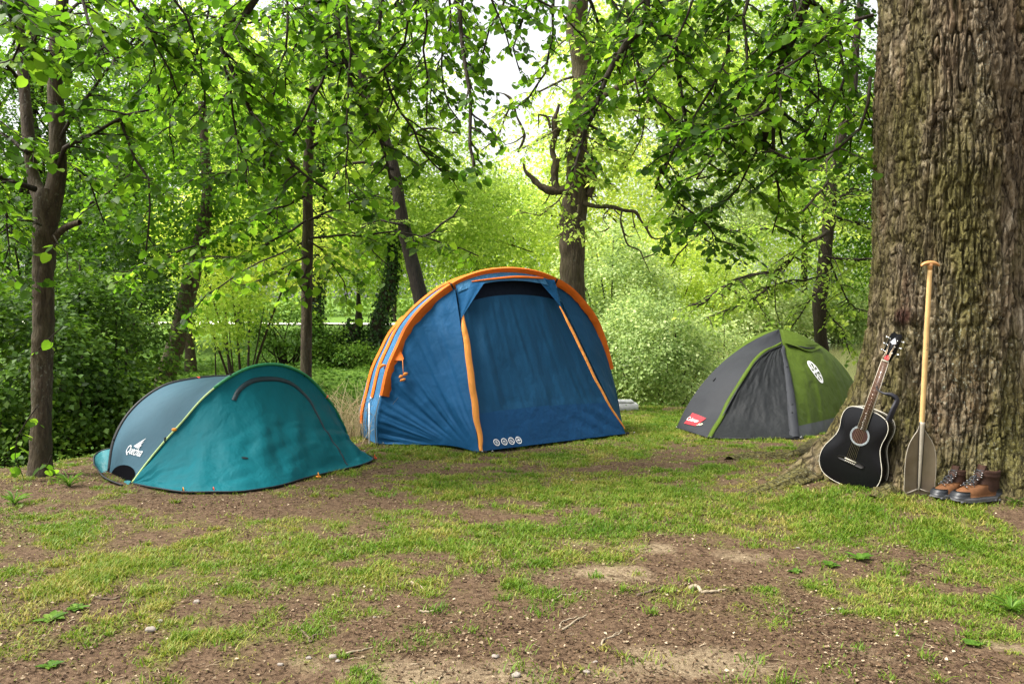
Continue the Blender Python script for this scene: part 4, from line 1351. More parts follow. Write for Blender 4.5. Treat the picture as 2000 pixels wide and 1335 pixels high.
    LV.build('crown', M['lime'], T, 'lime', lambda p: ~((np.abs(p[:, 0]) < .9) & (p[:, 1] < 3.5)))


big_tree()


# ------------------------------------------------------------------ guitar
def frame(o, up, n):
    up = unit(up); n = unit(n - up * np.dot(n, up)); x = np.cross(up, n)
    return np.stack([x, up, n], -1)     # columns: x right, y along the neck, z out of the face


def guitar():
    b = G(1646, 947); b[2] += .0
    tip = at(1747, 657, 5.38)
    L = np.linalg.norm(tip - b); sc = L / .985
    Rm = frame(b, tip - b, V3(-.85, -.78, .1))
    o0 = b + Rm @ V3(0, 0, .0)
    W = lambda q: o0 + (np.asarray(q, float) * sc) @ Rm.T
    T = thing('acoustic_guitar', 'black acoustic guitar with pale binding leaning against the big trunk', 'guitar', b)
    print('guitar scale', sc)
    hw = spline([(0, .0), (.085, .003), (.15, .025), (.188, .075), (.197, .13), (.186, .19), (.158, .25), (.139, .30), (.137, .345), (.144, .39), (.143, .435), (.120, .48), (.065, .503), (0, .507)], 70)
    hw[:, 0] = np.maximum(hw[:, 0], 0) * 1.02; hw[0, 0] = hw[-1, 0] = 0
    out = np.concatenate([hw, (hw * [-1, 1])[::-1][1:-1]]); n = len(out)
    gloss = plain('black_lacquer', (.004, .004, .005), .22, .22, 0, .02, 5, 0)
    cream = plain('cream_binding', (.62, .58, .48), .4, .4)
    mb = MB()
    cen = V3(0, .25)
    def ringz(k, z): return np.c_[(out - [0, .25]) * k + [0, .25], np.full(n, z)]
    rings = [ringz(.02, .0), ringz(.5, .0), ringz(.97, -.001), ringz(.995, -.003), ringz(1.0, -.008), ringz(1.0, -.10), ringz(.985, -.106), ringz(.5, -.112), ringz(.02, -.114)]
    mb.add(W(np.concatenate(rings)), [np.swapaxes(grid_faces(len(rings), n, False), 0, 0)])
    i = np.arange(len(rings) - 1); extra = np.stack([i * n + n - 1, (i + 1) * n + n - 1, (i + 1) * n, i * n], -1); mb.f.append(extra); mb.t.append(np.zeros(len(extra)))
    mb.build('body', gloss, T)
    for z, nm in ((-.0045, 'front edge binding'), (-.1035, 'back edge binding')):
        P = ringz(1.0, z); P = W(np.concatenate([P, P[:2]])); mb = MB(); tube(mb, P, .0026, 6, False); q = mb.build('binding', cream, T); q['label'] = nm
    # rosette and sound hole
    sh = .335
    a = np.linspace(0, 2 * np.pi, 40, endpoint=False)
    hole = plain('dark_brown_inside', (.035, .012, .008), .6, .3)
    mb = MB(); mb.add(W(np.c_[.05 * np.cos(a), sh + .05 * np.sin(a), np.full(40, .0025)]), [np.arange(40)[None]]); mb.build('sound_hole', hole, T, False)
    ros = plain('grey_rosette', (.45, .5, .52), .35, .4)
    a2 = np.linspace(0, 2 * np.pi, 60)
    mb = MB()
    for r_, t_ in ((.055, .0016), (.060, .0011), (.051, .0008)): tube(mb, W(np.c_[r_ * np.cos(a2), sh + r_ * np.sin(a2), np.full(60, .002)]), t_ * sc, 5, False)
    mb.build('rosette', ros, T)
    # neck, fretboard
    wood = plain('dark_neck', (.02, .012, .01), .3, .4)
    nk = MB()
    ys_ = np.linspace(.49, .825, 20); th = np.linspace(0, np.pi, 10)
    rows = []
    for y in ys_:
        w_ = np.interp(y, [.49, .825], [.027, .0215]); d_ = np.interp(y, [.49, .53, .8, .825], [.05, .024, .02, .022])
        rows.append(np.c_[w_ * np.cos(th), np.full(10, y), -d_ * np.sin(th) + .004])
    nk.add(W(np.array(rows).reshape(-1, 3)), [grid_faces(20, 10), np.array([[0, 190, 199, 9]])])
    neck = nk.build('neck', wood, T)
    fb = plain('rosewood_fretboard', (.075, .03, .018), .4, .4, 0, .3, 60)
    mb = MB(); q = []
    for y, w_ in ((.385, .0275), (.825, .0215)):
        q += [(-w_, y, .004), (w_, y, .004), (w_, y, .011), (-w_, y, .011)]
    mb.add(W(q), [np.array([[0, 1, 2, 3], [7, 6, 5, 4], [0, 4, 5, 1], [1, 5, 6, 2], [2, 6, 7, 3], [3, 7, 4, 0]])]); mb.build('fretboard', fb, T, False)
    mb = MB(); mb2 = MB()
    scale_l = .645; nut = .825
    for k in range(1, 21):
        y = nut - scale_l * (1 - 2 ** (-k / 12.0)); w_ = np.interp(y, [.385, .825], [.0275, .0215])
        tube(mb, W([(-w_, y, .0115), (w_, y, .0115)]), .0007, 5)
    mb.build('frets', plain('fret_wire', (.75, .73, .68), .25, .5, 1.0), T)
    for sx in (-1, 1): tube(mb2, W([(sx * .0280, .385, .010), (sx * .0220, .825, .010)]), .0016, 5)
    mb2.build('neck_binding', cream, T)
    mb = MB(); box(mb, W((0, .829, .009)), (.044 * sc, .006 * sc, .012 * sc), Rm); mb.build('nut', cream, T, False)
    # headstock with its tuners
    hp = np.array([(-.0215, .822), (.0215, .822), (.027, .86), (.036, .885), (.034, .99), (.022, 1.008), (0, 1.0), (-.022, 1.008), (-.034, .99), (-.036, .885), (-.027, .86)])
    m_ = len(hp); tilt = lambda y: -(y - .822) * .16
    fr = np.c_[hp, [tilt(y) + .007 for y in hp[:, 1]]]; bk = np.c_[hp, [tilt(y) - .010 for y in hp[:, 1]]]
    mb = MB(); mb.add(W(np.concatenate([fr, bk])), [np.arange(m_)[None], (m_ + np.arange(m_))[::-1][None], np.array([[i, m_ + i, m_ + (i + 1) % m_, (i + 1) % m_] for i in range(m_)])])
    hs = mb.build('headstock', gloss, T, False)
    chrome = plain('chrome_tuner', (.8, .8, .82), .15, .5, 1.0)
    for sx in (-1, 1):
        for y in (.885, .925, .965):
            mb = MB(); zt = tilt(y)
            tube(mb, W([(sx * .023, y, zt + .006), (sx * .023, y, zt + .02)]), .0042, 8)
            tube(mb, W([(sx * .034, y, zt - .004), (sx * .046, y, zt - .004)]), .0028, 6)
            tube(mb, W([(sx * .044, y, zt - .004), (sx * .049, y, zt - .004), (sx * .058, y, zt - .004)]), np.array([.004, .0085, .0075]), 8)
            mb.build('tuner', chrome, hs)
    mb = MB(); a = np.array([(-.012, .838), (.012, .838), (.016, .85), (.0, .868), (-.016, .85)])
    mb.add(W(np.c_[a, [tilt(y) + .0085 for y in a[:, 1]]]), [np.arange(5)[None]]); mb.build('red_ornament', plain('red_inlay', (.55, .02, .03), .3), hs, False)
    a = np.array([(-.02, .945), (0, .935), (.02, .945), (.012, .96), (0, .978), (-.012, .96)])
    mb = MB(); mb.add(W(np.c_[a, [tilt(y) + .0085 for y in a[:, 1]]]), [np.arange(6)[None]]); mb.build('ornament', plain('pearl_inlay', (.35, .35, .38), .3), hs, False)
    # bridge, saddle, pins, strings, strap button
    br = MB(); a = np.array([(-.085, .168), (-.04, .178), (.04, .178), (.085, .168), (.088, .160), (.075, .150), (-.075, .150), (-.088, .160)])
    f_ = np.c_[a, np.full(8, .009)]; g_ = np.c_[a, np.full(8, .0)]
    br.add(W(np.concatenate([f_, g_])), [np.arange(8)[::-1][None], np.array([[i, 8 + i, 8 + (i + 1) % 8, (i + 1) % 8] for i in range(8)])])
    bo = br.build('bridge', plain('black_bridge', (.018, .016, .016), .5), T, False)
    mb = MB(); box(mb, W((0, .171, .011)), (.074 * sc, .006 * sc, .008 * sc), Rm); mb.build('saddle', cream, bo, False)
    mb = MB()
    for k in range(6): tube(mb, W([((k - 2.5) * .0115, .157, .008), ((k - 2.5) * .0115, .157, .016)]), .0032, 7)
    mb.build('bridge_pins', cream, bo)
    mb = MB()
    for k in range(6):
        x0, x1 = (k - 2.5) * .0108, (k - 2.5) * .0072
        y_ = (.885, .925, .965)[k if k < 3 else 5 - k]; sx = -1 if k < 3 else 1
        tube(mb, W([(x0, .160, .010), (x0, .171, .0165), (x1, .829, .0165), (sx * .021, y_, tilt(y_) + .014)]), .0009, 4)
    mb.build('strings', plain('bronze_string', (.65, .5, .35), .3, .5, 1.0), T)
    # strap: from behind the neck over to the bark and down
    sp = [W((.028, .70, -.03)), at(1712, 757, 5.42), at(1727, 768, 5.36), at(1742, 771, 5.33), at(1751, 778, 5.32), at(1744, 800, 5.31), at(1735, 822, 5.32)]
    C_ = spline(sp, 60); t = unit(np.gradient(C_, axis=0)); wd = np.interp(np.linspace(0, 1, 60), [0, .35, .55, 1], [.008, .014, .035, .05])
    fn = unit(np.cross(t, V3(.2, -1, .1))); nn = np.cross(fn, t)
    P = np.stack([C_ - fn * wd[:, None] / 2, C_ - nn * .003, C_ + fn * wd[:, None] / 2, C_ + nn * .003, C_ - fn * wd[:, None] / 2], 0)
    sheet('strap', P, plain('black_strap', (.012, .012, .018), .55, .3), T)


guitar()


# ------------------------------------------------------------------ paddle
def paddle():
    b = G(1793, 969); b[2] += .005
    top = at(1817, 511, 5.155)
    T = thing('canoe_paddle', 'wooden shafted paddle with smoky brown blade standing against the big trunk', 'paddle', b)
    L = np.linalg.norm(top - b)
    Rm = frame(b, top - b, V3(0, -1, .1)); W = lambda q: b + np.asarray(q, float) @ Rm.T
    wood = plain('pale_varnished_wood', (.62, .40, .17), .35, .45, 0, .12, 12)
    orange = plain('orange_varnished_wood', (.50, .24, .085), .3, .5, 0, .1, 12)
    mb = MB(); k = 30; y = np.linspace(.40, L - .03, k); rad = np.interp(y, [.40, .52, L * .6, L - .05, L - .03], [.013, .0155, .0165, .0145, .0125])
    tube(mb, W(np.c_[np.zeros(k), y, np.zeros(k)]), rad, 16); mb.build('shaft', wood, T)
    # T grip
    g = [(-.058, -.012, .010), (-.045, -.003, .014), (-.02, .004, .0175), (0, .005, .019), (.02, .004, .0175), (.045, -.003, .014), (.058, -.012, .010)]
    gx = spline([(-.060, -.014, .004)] + g + [(.060, -.014, .004)], 40)
    P = []
    th = np.linspace(0, 2 * np.pi, 18, endpoint=False)
    for x_, y_, r_ in gx: P.append(np.c_[np.full(18, x_), L - .012 + y_ + r_ * .75 * np.sin(th), r_ * np.cos(th)])
    mb = MB(); P = np.array(P); mb.add(W(P.reshape(-1, 3)), [np.concatenate([grid_faces(40, 18), np.stack([np.arange(39) * 18 + 17, (np.arange(39) + 1) * 18 + 17, (np.arange(39) + 1) * 18, np.arange(39) * 18], -1)])])
    tube(mb, W([(0, L - .06, 0), (0, L - .03, 0), (0, L - .012, 0)]), [.0135, .015, .020], 14)
    mb.build('grip', orange, T)
    # blade: outline half width against height
    hb = spline([(0, .012), (.04, .004), (.078, .006), (.096, .03), (.102, .10), (.103, .20), (.096, .29), (.075, .36), (.045, .41), (.022, .445), (.016, .47)], 60)
    m, nt2, out = mat_new('smoky_plastic')
    c = ramp(nt2, ntex(nt2, coords(nt2), 7, 4), [(.3, (.15, .115, .075)), (.7, (.24, .19, .135))])
    p = pbsdf(nt2, None, c, .22, .5)
    tr = N(nt2, 'BsdfTransparent'); tr.inputs[0].default_value = (.75, .68, .55, 1)
    ms = N(nt2, 'MixShader'); ms.inputs[0].default_value = .22
    nt2.links.new(p, ms.inputs[1]); nt2.links.new(tr.outputs[0], ms.inputs[2]); nt2.links.new(ms.outputs[0], out.inputs[0])
    nu = 25; us = np.linspace(-1, 1, nu); F_ = []; B_ = []
    for w_, y_ in hb:
        x_ = us * w_; z_ = .010 * (x_ / .1) ** 2 * 1.5 - .004
        yb = y_ + (0.018 * (1 - np.abs(us)) * 0 if y_ > .05 else .014 * np.exp(-(us / .12) ** 2))
        F_.append(np.c_[x_, yb * np.ones(nu), z_ + .0022]); B_.append(np.c_[x_, yb * np.ones(nu), z_ - .0022])
    F_ = np.array(F_); B_ = np.array(B_)
    mb = MB(); mb.add(W(F_.reshape(-1, 3)), [grid_faces(60, nu)]); mb.add(W(B_.reshape(-1, 3)), [grid_faces(60, nu)[:, ::-1]])
    bl = mb.build('blade', m, T)
    rim = plain('pale_blade_rim', (.34, .30, .24), .4)
    e = np.concatenate([F_[:, 0], F_[::-1, -1]]) - [0, 0, .002]
    mb = MB(); tube(mb, W(e[2:-2]), .0028, 6); tube(mb, W(F_[0] - [0, 0, .002]), .003, 6); mb.build('rim', rim, bl)
    mb = MB()
    yy = np.linspace(.03, .50, 24); tube(mb, W(np.c_[np.zeros(24), yy, np.full(24, .004)]), np.interp(yy, [.03, .1, .4, .5], [.004, .009, .014, .0165]), 12); mb.build('rib', rim, bl)
    mb = MB()
    for sx in (-1, 1): tube(mb, W(np.c_[np.full(24, sx * 1.0) * np.interp(yy, [.03, .5], [.012, .019]), yy, np.full(24, .006)]), .0022, 6)
    mb.build('rib_groove', plain('black_groove', (.02, .018, .015), .4), bl)
    mb = MB()
    for sx in (-1, 1): tube(mb, W([(sx * .008, .045, .006), (sx * .045, .03, .007), (sx * .085, .018, .011)]), [.004, .005, .002], 6)
    mb.build('tip_ridge', rim, bl)
    # the small dark print on the shaft
    mb = MB()
    for k_, yk in enumerate(np.linspace(.98, 1.03, 6)): box(mb, W((0.002 * (k_ % 2), yk, .0158)), (.006 - .002 * (k_ % 3), .005, .0012), Rm)
    mb.build('shaft_print', plain('dark_print', (.05, .035, .02), .6), T, False)


paddle()


# ------------------------------------------------------------------ boots
def boot(name_label, heel, toe, seed):
    heel = np.array(heel, float); toe = np.array(toe, float)
    d = toe - heel; d[2] = 0; L = np.linalg.norm(d); d = d / L
    zb = max(gz(heel[0], heel[1], False), gz(toe[0], toe[1], False)) + .004
    s_ = V3(-d[1], d[0], 0); sc = L / .31
    W = lambda q: np.array([heel[0], heel[1], zb]) + (np.asarray(q)[..., :1] * d + np.asarray(q)[..., 1:2] * s_ + np.asarray(q)[..., 2:3] * V3(0, 0, .9)) * sc
    T = thing('hiking_boot', name_label, 'boot', (heel[0], heel[1], zb), 'pair of hiking boots at the foot of the big tree')
    n = 44; a = np.linspace(0, 2 * np.pi, n, endpoint=False)

    def outline(x0, x1, w, e=2.6, foot=0.0):
        cx_ = (x0 + x1) / 2; hx = (x1 - x0) / 2
        c, s = np.cos(a), np.sin(a)
        X = cx_ + hx * np.sign(c) * np.abs(c) ** (2 / e); t = (X - x0) / (x1 - x0)
        ww = w * (1 + foot * (.22 * np.sin(np.clip(t, 0, 1) * np.pi * 1.0 - .2) - .18 * np.exp(-((t - .42) / .16) ** 2) + .10 * np.exp(-((t - .75) / .2) ** 2)))
        return np.c_[X, ww * np.sign(s) * np.abs(s) ** (2 / e)]

    def loft(rows, caps=(True, True)):
        v = np.concatenate([np.c_[o, z if np.ndim(z) else np.full(n, z)] for o, z in rows])
        k = len(rows); f = [np.concatenate([grid_faces(k, n), np.stack([np.arange(k - 1) * n + n - 1, (np.arange(k - 1) + 1) * n + n - 1, (np.arange(k - 1) + 1) * n, np.arange(k - 1) * n], -1)])]
        if caps[0]: f.append(np.arange(n)[::-1][None])
        if caps[1]: f.append(((k - 1) * n + np.arange(n))[None])
        return W(v), f
    tan = plain('tan_leather', (.125, .055, .023), .7, .15, 0, .25, 18, .3)
    brown = plain('brown_leather', (.042, .021, .014), .7, .15, 0, .3, 22, .4)
    rub = plain('black_rubber', (.016, .018, .022), .45, .4, 0, .1, 20, .1)
    solem = plain('grey_rubber_sole', (.09, .09, .095), .7, .3, 0, .2, 40, .4)
    lace = plain('dark_lace', (.03, .035, .04), .7)
    # sole with lugs
    rows = [(outline(-.010, .312, .046, 2.8, .9), .0 + .012 * np.exp(-((outline(-.010, .312, .046)[:, 0] - .31) / .05) ** 2)), (outline(-.012, .316, .050, 2.8, .9), .012 + .012 * np.exp(-((outline(-.01, .312, .046)[:, 0] - .31) / .05) ** 2)), (outline(-.012, .314, .050, 2.8, .9), .028), (outline(-.008, .308, .046, 2.8, .9), .034)]
    mb = MB(); mb.add(*loft(rows)); so = mb.build('sole', solem, T)
    mb = MB()
    for k in range(11):
        for sx in (-1, 1): box(mb, W(V3(.005 + k * .028, sx * (.043 + .004 * math.sin(k)), .006)), (.017, .014, .014), np.stack([d, s_, V3(0, 0, 1)], -1), .003)
    mb.build('lug', solem, so)
    # lower: vamp
    rows = [(outline(-.004, .300, .044, 2.5, .9), .030), (outline(-.004, .298, .045, 2.5, .8), .048), (outline(-.002, .282, .044, 2.4, .6), .068), (outline(.0, .245, .042, 2.3, .4), .084), (outline(.002, .205, .040, 2.2, .2), .098), (outline(.004, .17, .038, 2.2, .0), .108)]
    mb = MB(); mb.add(*loft(rows)); mb.build('vamp', tan, T)
    # toe cap and rand
    rows = []
    for z, x1, w_ in ((.028, .316, .049), (.045, .314, .050), (.058, .303, .0475), (.068, .290, .043)):
        o = outline(.20, x1, w_ * 1.0, 2.3, 0); rows.append((o, z + .0))
    mb = MB(); mb.add(*loft(rows)); mb.build('toe_cap', rub, T)
    rows = [(outline(-.014, .075, .043, 2.6), .030), (outline(-.016, .068, .043, 2.6), .05), (outline(-.010, .055, .041, 2.6), .072)]
    mb = MB(); mb.add(*loft(rows)); mb.build('heel_counter', rub, T)
    # shaft with a padded collar, open on top
    rows = []
    for z, x0, x1, w_ in ((.060, -.004, .20, .044), (.085, -.001, .175, .0435), (.105, .002, .150, .042), (.125, .004, .138, .041), (.145, .003, .134, .042), (.150, -.001, .136, .044), (.162, -.004, .138, .0455), (.165, .001, .135, .043), (.176, -.005, .138, .0455), (.190, -.002, .132, .044), (.194, .006, .122, .036), (.182, .012, .115, .030), (.10, .014, .11, .028)):
        o = outline(x0, x1, w_, 2.3); zz = z + .10 * (o[:, 0] - .06) * (z > .12) * .8
        rows.append((o, zz + .004 * noise(o[:, 0] * 30, o[:, 1] * 30, seed)))
    mb = MB(); mb.add(*loft(rows, (False, True))); sh_ = mb.build('ankle_cuff', brown, T)
    # tongue
    y = np.linspace(-1, 1, 9); z = np.linspace(0, 1, 12); P = np.zeros((9, 12, 3))
    for i_, yy in enumerate(y):
        for j_, zz in enumerate(z):
            P[i_, j_] = (.20 - .062 * zz ** .6 - .012 * yy ** 2 + .012 * math.sin(zz * 3 + 2), yy * (.022 + .006 * zz), .09 + .135 * zz)
    Q = P - [.010, 0, 0]
    mb = MB(); mb.add(W(P.reshape(-1, 3)), [grid_faces(9, 12)]); mb.add(W(Q.reshape(-1, 3)), [grid_faces(9, 12)[:, ::-1]])
    e1 = np.concatenate([P[:, -1], Q[::-1, -1]]); mb.add(W(e1), [np.arange(18)[None]]); mb.build('tongue', brown, T)
    # laces and hooks
    mb = MB(); mh = MB(); rr = np.random.RandomState(seed)
    for k in range(7):
        t = k / 6; x = .235 - .105 * min(1, t * 1.35); zz = .090 + .011 * 0 + (.006 + t * .085); wl = .020 + .006 * t
        if t > .6: x = .140 - (t - .6) * .01
        for sx in (-1, 1):
            tube(mb, W(np.array([(x + .004, sx * wl, zz), (x + .014 - .01, 0, zz + .012), (x - .012, -sx * wl, zz + .013)])), .0026 * sc, 5)
            tube(mh, W(np.array([(x - .002, sx * (wl + .003), zz - .002), (x + .006, sx * (wl + .001), zz + .001)])), .0036 * sc, 6)
    for k in range(3):
        p = np.array([(.15, .0, .165), (.175 + .01 * k, .03 * rr.uniform(-1, 1), .14), (.19, .04 * rr.uniform(-1, 1), .11 - .02 * k)]); tube(mb, W(spline(p, 10)), .0022, 5)
    mb.build('laces', lace, T); mh.build('lace_hooks', METAL, T)
    mb = MB(); tube(mb, W(spline([(-.004, 0, .17), (-.016, 0, .20), (-.004, 0, .212), (.01, 0, .19)], 14)), .0035, 6); mb.build('pull_loop', lace, T)
    mb = MB()
    sd_ = -1 if s_[1] > 0 else 1
    box(mb, W(V3(.155, sd_ * .0425, .068)), (.014, .003, .022), np.stack([d, s_, V3(0, 0, 1)], -1), .001); mb.build('side_tag', plain('pale_tag', (.5, .4, .25), .6), T)


boot('tan and brown hiking boot seen from its side, heel to the right', G(1953, 979) + V3(0, .03, 0), G(1866, 991) + V3(0, .03, 0), 3)
boot('darker hiking boot half hidden behind the other, toe pointing at the paddle', G(1893, 970) + V3(0, .03, 0), G(1828, 984) + V3(0, .03, 0), 8)


# ------------------------------------------------------------------ trees with trunks one can see
def trunk_px(TB, pts, Y, rng, sides=14, n=60, rough=.05, foot=None):
    """pts: (px, py, half width in px) up the trunk; Y: its distance"""
    Ys = np.broadcast_to(np.asarray(Y, float), (len(pts),))
    P = np.array([at(p[0], p[1], y) for p, y in zip(pts, Ys)]); rad = np.array([p[2] * y / F for p, y in zip(pts, Ys)])
    if foot is not None:
        P = np.concatenate([[[P[0, 0], P[0, 1], float(gz(P[0, 0], P[0, 1], False)) - .1]], P]); rad = np.r_[rad[0] * 1.5, rad]
    S = spline(np.c_[P, rad], n); c, r = S[:, :3], S[:, 3]
    t = unit(np.gradient(c, axis=0)); s_ = unit(np.cross(t, V3(0, 1, 0) + 0 * t)); u_ = np.cross(s_, t)
    th = np.linspace(0, 2 * np.pi, sides, endpoint=False)
    A_, B_ = np.meshgrid(np.arange(n) * .35, th, indexing='ij'); ph = rng.rand() * 40
    q = r[:, None] * (1 + rough * 2 * noise(A_ + ph, np.cos(B_) * 1.6, np.sin(B_) * 1.6) + rough * noise(A_ * 4 + ph, np.cos(B_) * 5, np.sin(B_) * 5))
    V_ = c[:, None] + q[..., None] * (np.cos(B_)[..., None] * s_[:, None] + np.sin(B_)[..., None] * u_[:, None])
    TB.add(np.swapaxes(V_, 0, 1), [grid_faces(sides, n, True)])
    return c, r


def px_boughs(TB, LV, rng, lst, size=.07, tint=.5, droop=.5, lgap=.045):
    for pts, Y, ra, rb, sd_, gp_ in lst:
        yy = Y + np.linspace(0, .6, len(pts)) * rng.uniform(-1, 1)
        bough(TB, LV, [at(x, y, yy[i]) for i, (x, y) in enumerate(pts)], ra * Y / F, rb * Y / F, rng, sd_, gp_, size, lgap, tint, .08, droop, .025)


def forked_tree():
    rng = np.random.RandomState(31); p = at(81, 928, 6.45); p[2] = gz(p[0], p[1], False)
    T = thing('lime_tree', 'forked tree with pale brown trunk at the left edge of the camp', 'tree', p)
    TB = MB()
    trunk_px(TB, [(80, 915, 22), (80, 860, 19), (82, 760, 18.5), (84, 640, 19), (86, 520, 19.5), (88, 450, 21), (92, 405, 24), (97, 370, 22)], 6.45, rng, 20, 90, .05, True)
    trunk_px(TB, [(100, 400, 19), (112, 340, 16), (112, 260, 15), (108, 170, 14), (110, 90, 13), (120, 20, 11), (128, -90, 9), (135, -260, 6)], 6.45, rng, 14, 60)
    trunk_px(TB, [(88, 400, 18), (68, 355, 12), (58, 290, 11), (50, 200, 10), (42, 110, 9), (38, 30, 8), (25, -80, 6), (10, -200, 4)], [6.45, 6.5, 6.5, 6.55, 6.6, 6.6, 6.6, 6.6], rng, 12, 50)
    TB.build('trunk', M['bark'], T)
    S = MB(); trunk_px(S, [(103, 470, 7), (118, 452, 6.5), (138, 440, 6), (156, 434, 5.5)], [6.45, 6.4, 6.35, 6.32], rng, 10, 14); S.build('broken_stub', M['bark'], T)
    TB = MB(); LV = Leaves()
    px_boughs(TB, LV, rng, [
        ([(112, 330), (135, 285), (180, 265), (240, 230), (290, 215)], 6.4, 5, 2, .45, .1), ([(235, 235), (262, 300), (285, 340), (287, 420), (285, 490)], 6.2, 3, 1.5, .25, .14),
        ([(118, 270), (180, 180), (240, 100), (330, 20)], 6.2, 4, 2, .45, .1), ([(110, 120), (90, 100), (70, 85)], 6.4, 4, 2, .4, .1),
        ([(165, 60), (260, 60), (330, 72), (400, 120)], 5.8, 3, 1.5, .42, .09), ([(70, 370), (30, 350), (-10, 340), (-60, 345)], 6.3, 6, 3, .4, .12),
        ([(55, 300), (20, 270), (-20, 250)], 6.3, 4, 2, .4, .1), ([(40, 160), (0, 120), (-50, 100)], 6.2, 4, 2, .5, .08),
        ([(110, 60), (150, 10), (220, -40)], 6.1, 4, 2, .5, .08), ([(20, -50), (60, 20), (80, 60), (60, 110)], 5.3, 4, 2, .5, .07),
        ([(-40, -40), (10, 10), (30, 60), (20, 130)], 5.2, 4, 2, .5, .07), ([(150, -50), (160, 20), (190, 80), (230, 120)], 5.6, 4, 2, .45, .08),
        ([(250, -60), (260, 10), (290, 60), (330, 140), (350, 190)], 6.0, 3, 1.4, .42, .09), ([(300, -60), (350, 10), (380, 90), (400, 170), (395, 240)], 6.3, 3, 1.4, .45, .09),
        ([(80, 440), (50, 430), (20, 440), (-20, 470)], 6.1, 2.5, 1.2, .35, .1), ([(105, 460), (125, 490), (140, 540)], 6.2, 1.6, .9, .2, .13), ([(-30, 490), (20, 530), (60, 560)], 5.9, 2, 1.1, .3, .13),
        ([(120, 640), (60, 700), (68, 790)], 6.2, 1.2, .8, .10, .3), ([(75, 790), (40, 850), (30, 890), (45, 930)], 6.1, 1.4, .8, .14, .2), ([(100, 890), (92, 910), (96, 925)], 6.1, 1.4, .8, .10, .2),
        ([(0, 200), (-30, 300), (0, 400)], 5.8, 3, 1, .45, .1), ([(200, 300), (240, 340), (300, 350)], 7.0, 3, 1, .45, .1), ([(170, 400), (220, 370), (260, 340)], 7.2, 3, 1, .45, .12),
        ([(100, 300), (150, 330), (190, 390), (205, 440)], 6.7, 3, 1, .4, .12), ([(20, 380), (10, 430), (20, 500)], 6.0, 3, 1, .35, .12)], .068, .5)
    TB.build('branches', M['bark_dark'], T); LV.build('crown', M['lime'], T, 'lime')


forked_tree()


def slim_tree():
    rng = np.random.RandomState(32); p = at(598, 760, 8.0); p[2] = gz(p[0], p[1], False)
    T = thing('lime_tree', 'slender straight tree rising behind the teal tent', 'tree', p)
    TB = MB()
    trunk_px(TB, [(598, 800, 11.5), (598, 700, 11), (599, 600, 10.5), (600, 500, 11), (602, 420, 10), (601, 340, 9.5), (609, 240, 9), (614, 150, 8), (620, 60, 7.5), (622, 0, 7), (628, -120, 6)], 8.0, rng, 16, 100, .06, True)
    TB.build('trunk', M['bark'], T)
    TB = MB(); LV = Leaves()
    px_boughs(TB, LV, rng, [([(605, 465), (680, 462), (760, 455), (850, 470), (935, 500)], 7.6, 2.4, 1.2, .42, .13), ([(600, 380), (560, 400), (500, 430), (440, 450)], 7.5, 3, 1.5, .5, .1),
        ([(605, 290), (650, 260), (690, 260)], 7.7, 3.5, 1.5, .45, .1), ([(602, 340), (570, 350), (530, 400), (500, 420)], 7.7, 3, 1.2, .5, .1), ([(600, 500), (560, 520), (520, 545), (470, 560)], 7.4, 2, 1.2, .4, .12),
        ([(603, 470), (640, 500), (665, 540), (680, 580)], 7.4, 2, 1, .4, .11), ([(600, 520), (590, 560), (600, 590)], 7.5, 2, 1, .32, .12), ([(612, 180), (560, 160), (520, 170), (460, 200)], 7.7, 3, 1.2, .5, .1),
        ([(615, 140), (660, 90), (720, 60)], 7.6, 3, 1.2, .5, .1), ([(604, 430), (650, 410), (700, 390), (740, 380)], 7.6, 2.5, 1.2, .45, .11), ([(598, 430), (540, 470), (480, 500), (400, 500), (350, 520)], 7.2, 2.4, 1.1, .4, .12),
        ([(596, 470), (530, 500), (430, 560), (380, 600), (340, 640)], 8.2, 2, 1, .35, .14), ([(380, 480), (330, 500), (250, 530), (210, 560)], 7.0, 2, 1, .32, .15), ([(640, 420), (720, 480), (760, 520)], 8.2, 2, 1, .4, .12)], .07, .6)
    TB.build('branches', M['bark_dark'], T); LV.build('crown', M['lime'], T, 'lime')


slim_tree()


def leaning_tree():
    rng = np.random.RandomState(33); p = at(830, 640, 11.0); p[2] = gz(p[0], p[1], False)
    T = thing('lime_tree', 'dark tree leaning left, rising from behind the blue tent', 'tree', p)
    TB = MB(); trunk_px(TB, [(835, 660, 15), (825, 600, 14), (812, 540, 14), (797, 480, 13), (783, 410, 12), (773, 350, 12), (758, 290, 10), (742, 240, 9), (715, 170, 8), (690, 90, 7), (672, 0, 6), (655, -80, 5)], 11.0, rng, 14, 90, .07, True)
    TB.build('trunk', M['bark_dark'], T)
    TB = MB(); LV = Leaves()
    px_boughs(TB, LV, rng, [([(770, 330), (720, 320), (680, 320), (650, 350)], 10.8, 4, 2, .5, .12), ([(760, 290), (830, 250), (900, 260)], 10.6, 3, 1.4, .5, .12), ([(800, 480), (860, 440), (900, 400)], 10.6, 3, 1.4, .5, .13),
        ([(735, 220), (780, 160), (830, 120)], 10.6, 3, 1.4, .5, .11), ([(700, 120), (650, 80), (600, 60)], 10.7, 3, 1.4, .6, .1), ([(790, 440), (740, 430), (700, 450)], 10.7, 3, 1.4, .5, .12), ([(690, 90), (750, 30), (800, -10)], 10.7, 3, 1.4, .6, .1)], .075, .65)
    TB.build('branches', M['bark_dark'], T); LV.build('crown', M['bright'], T, 'simple')


leaning_tree()


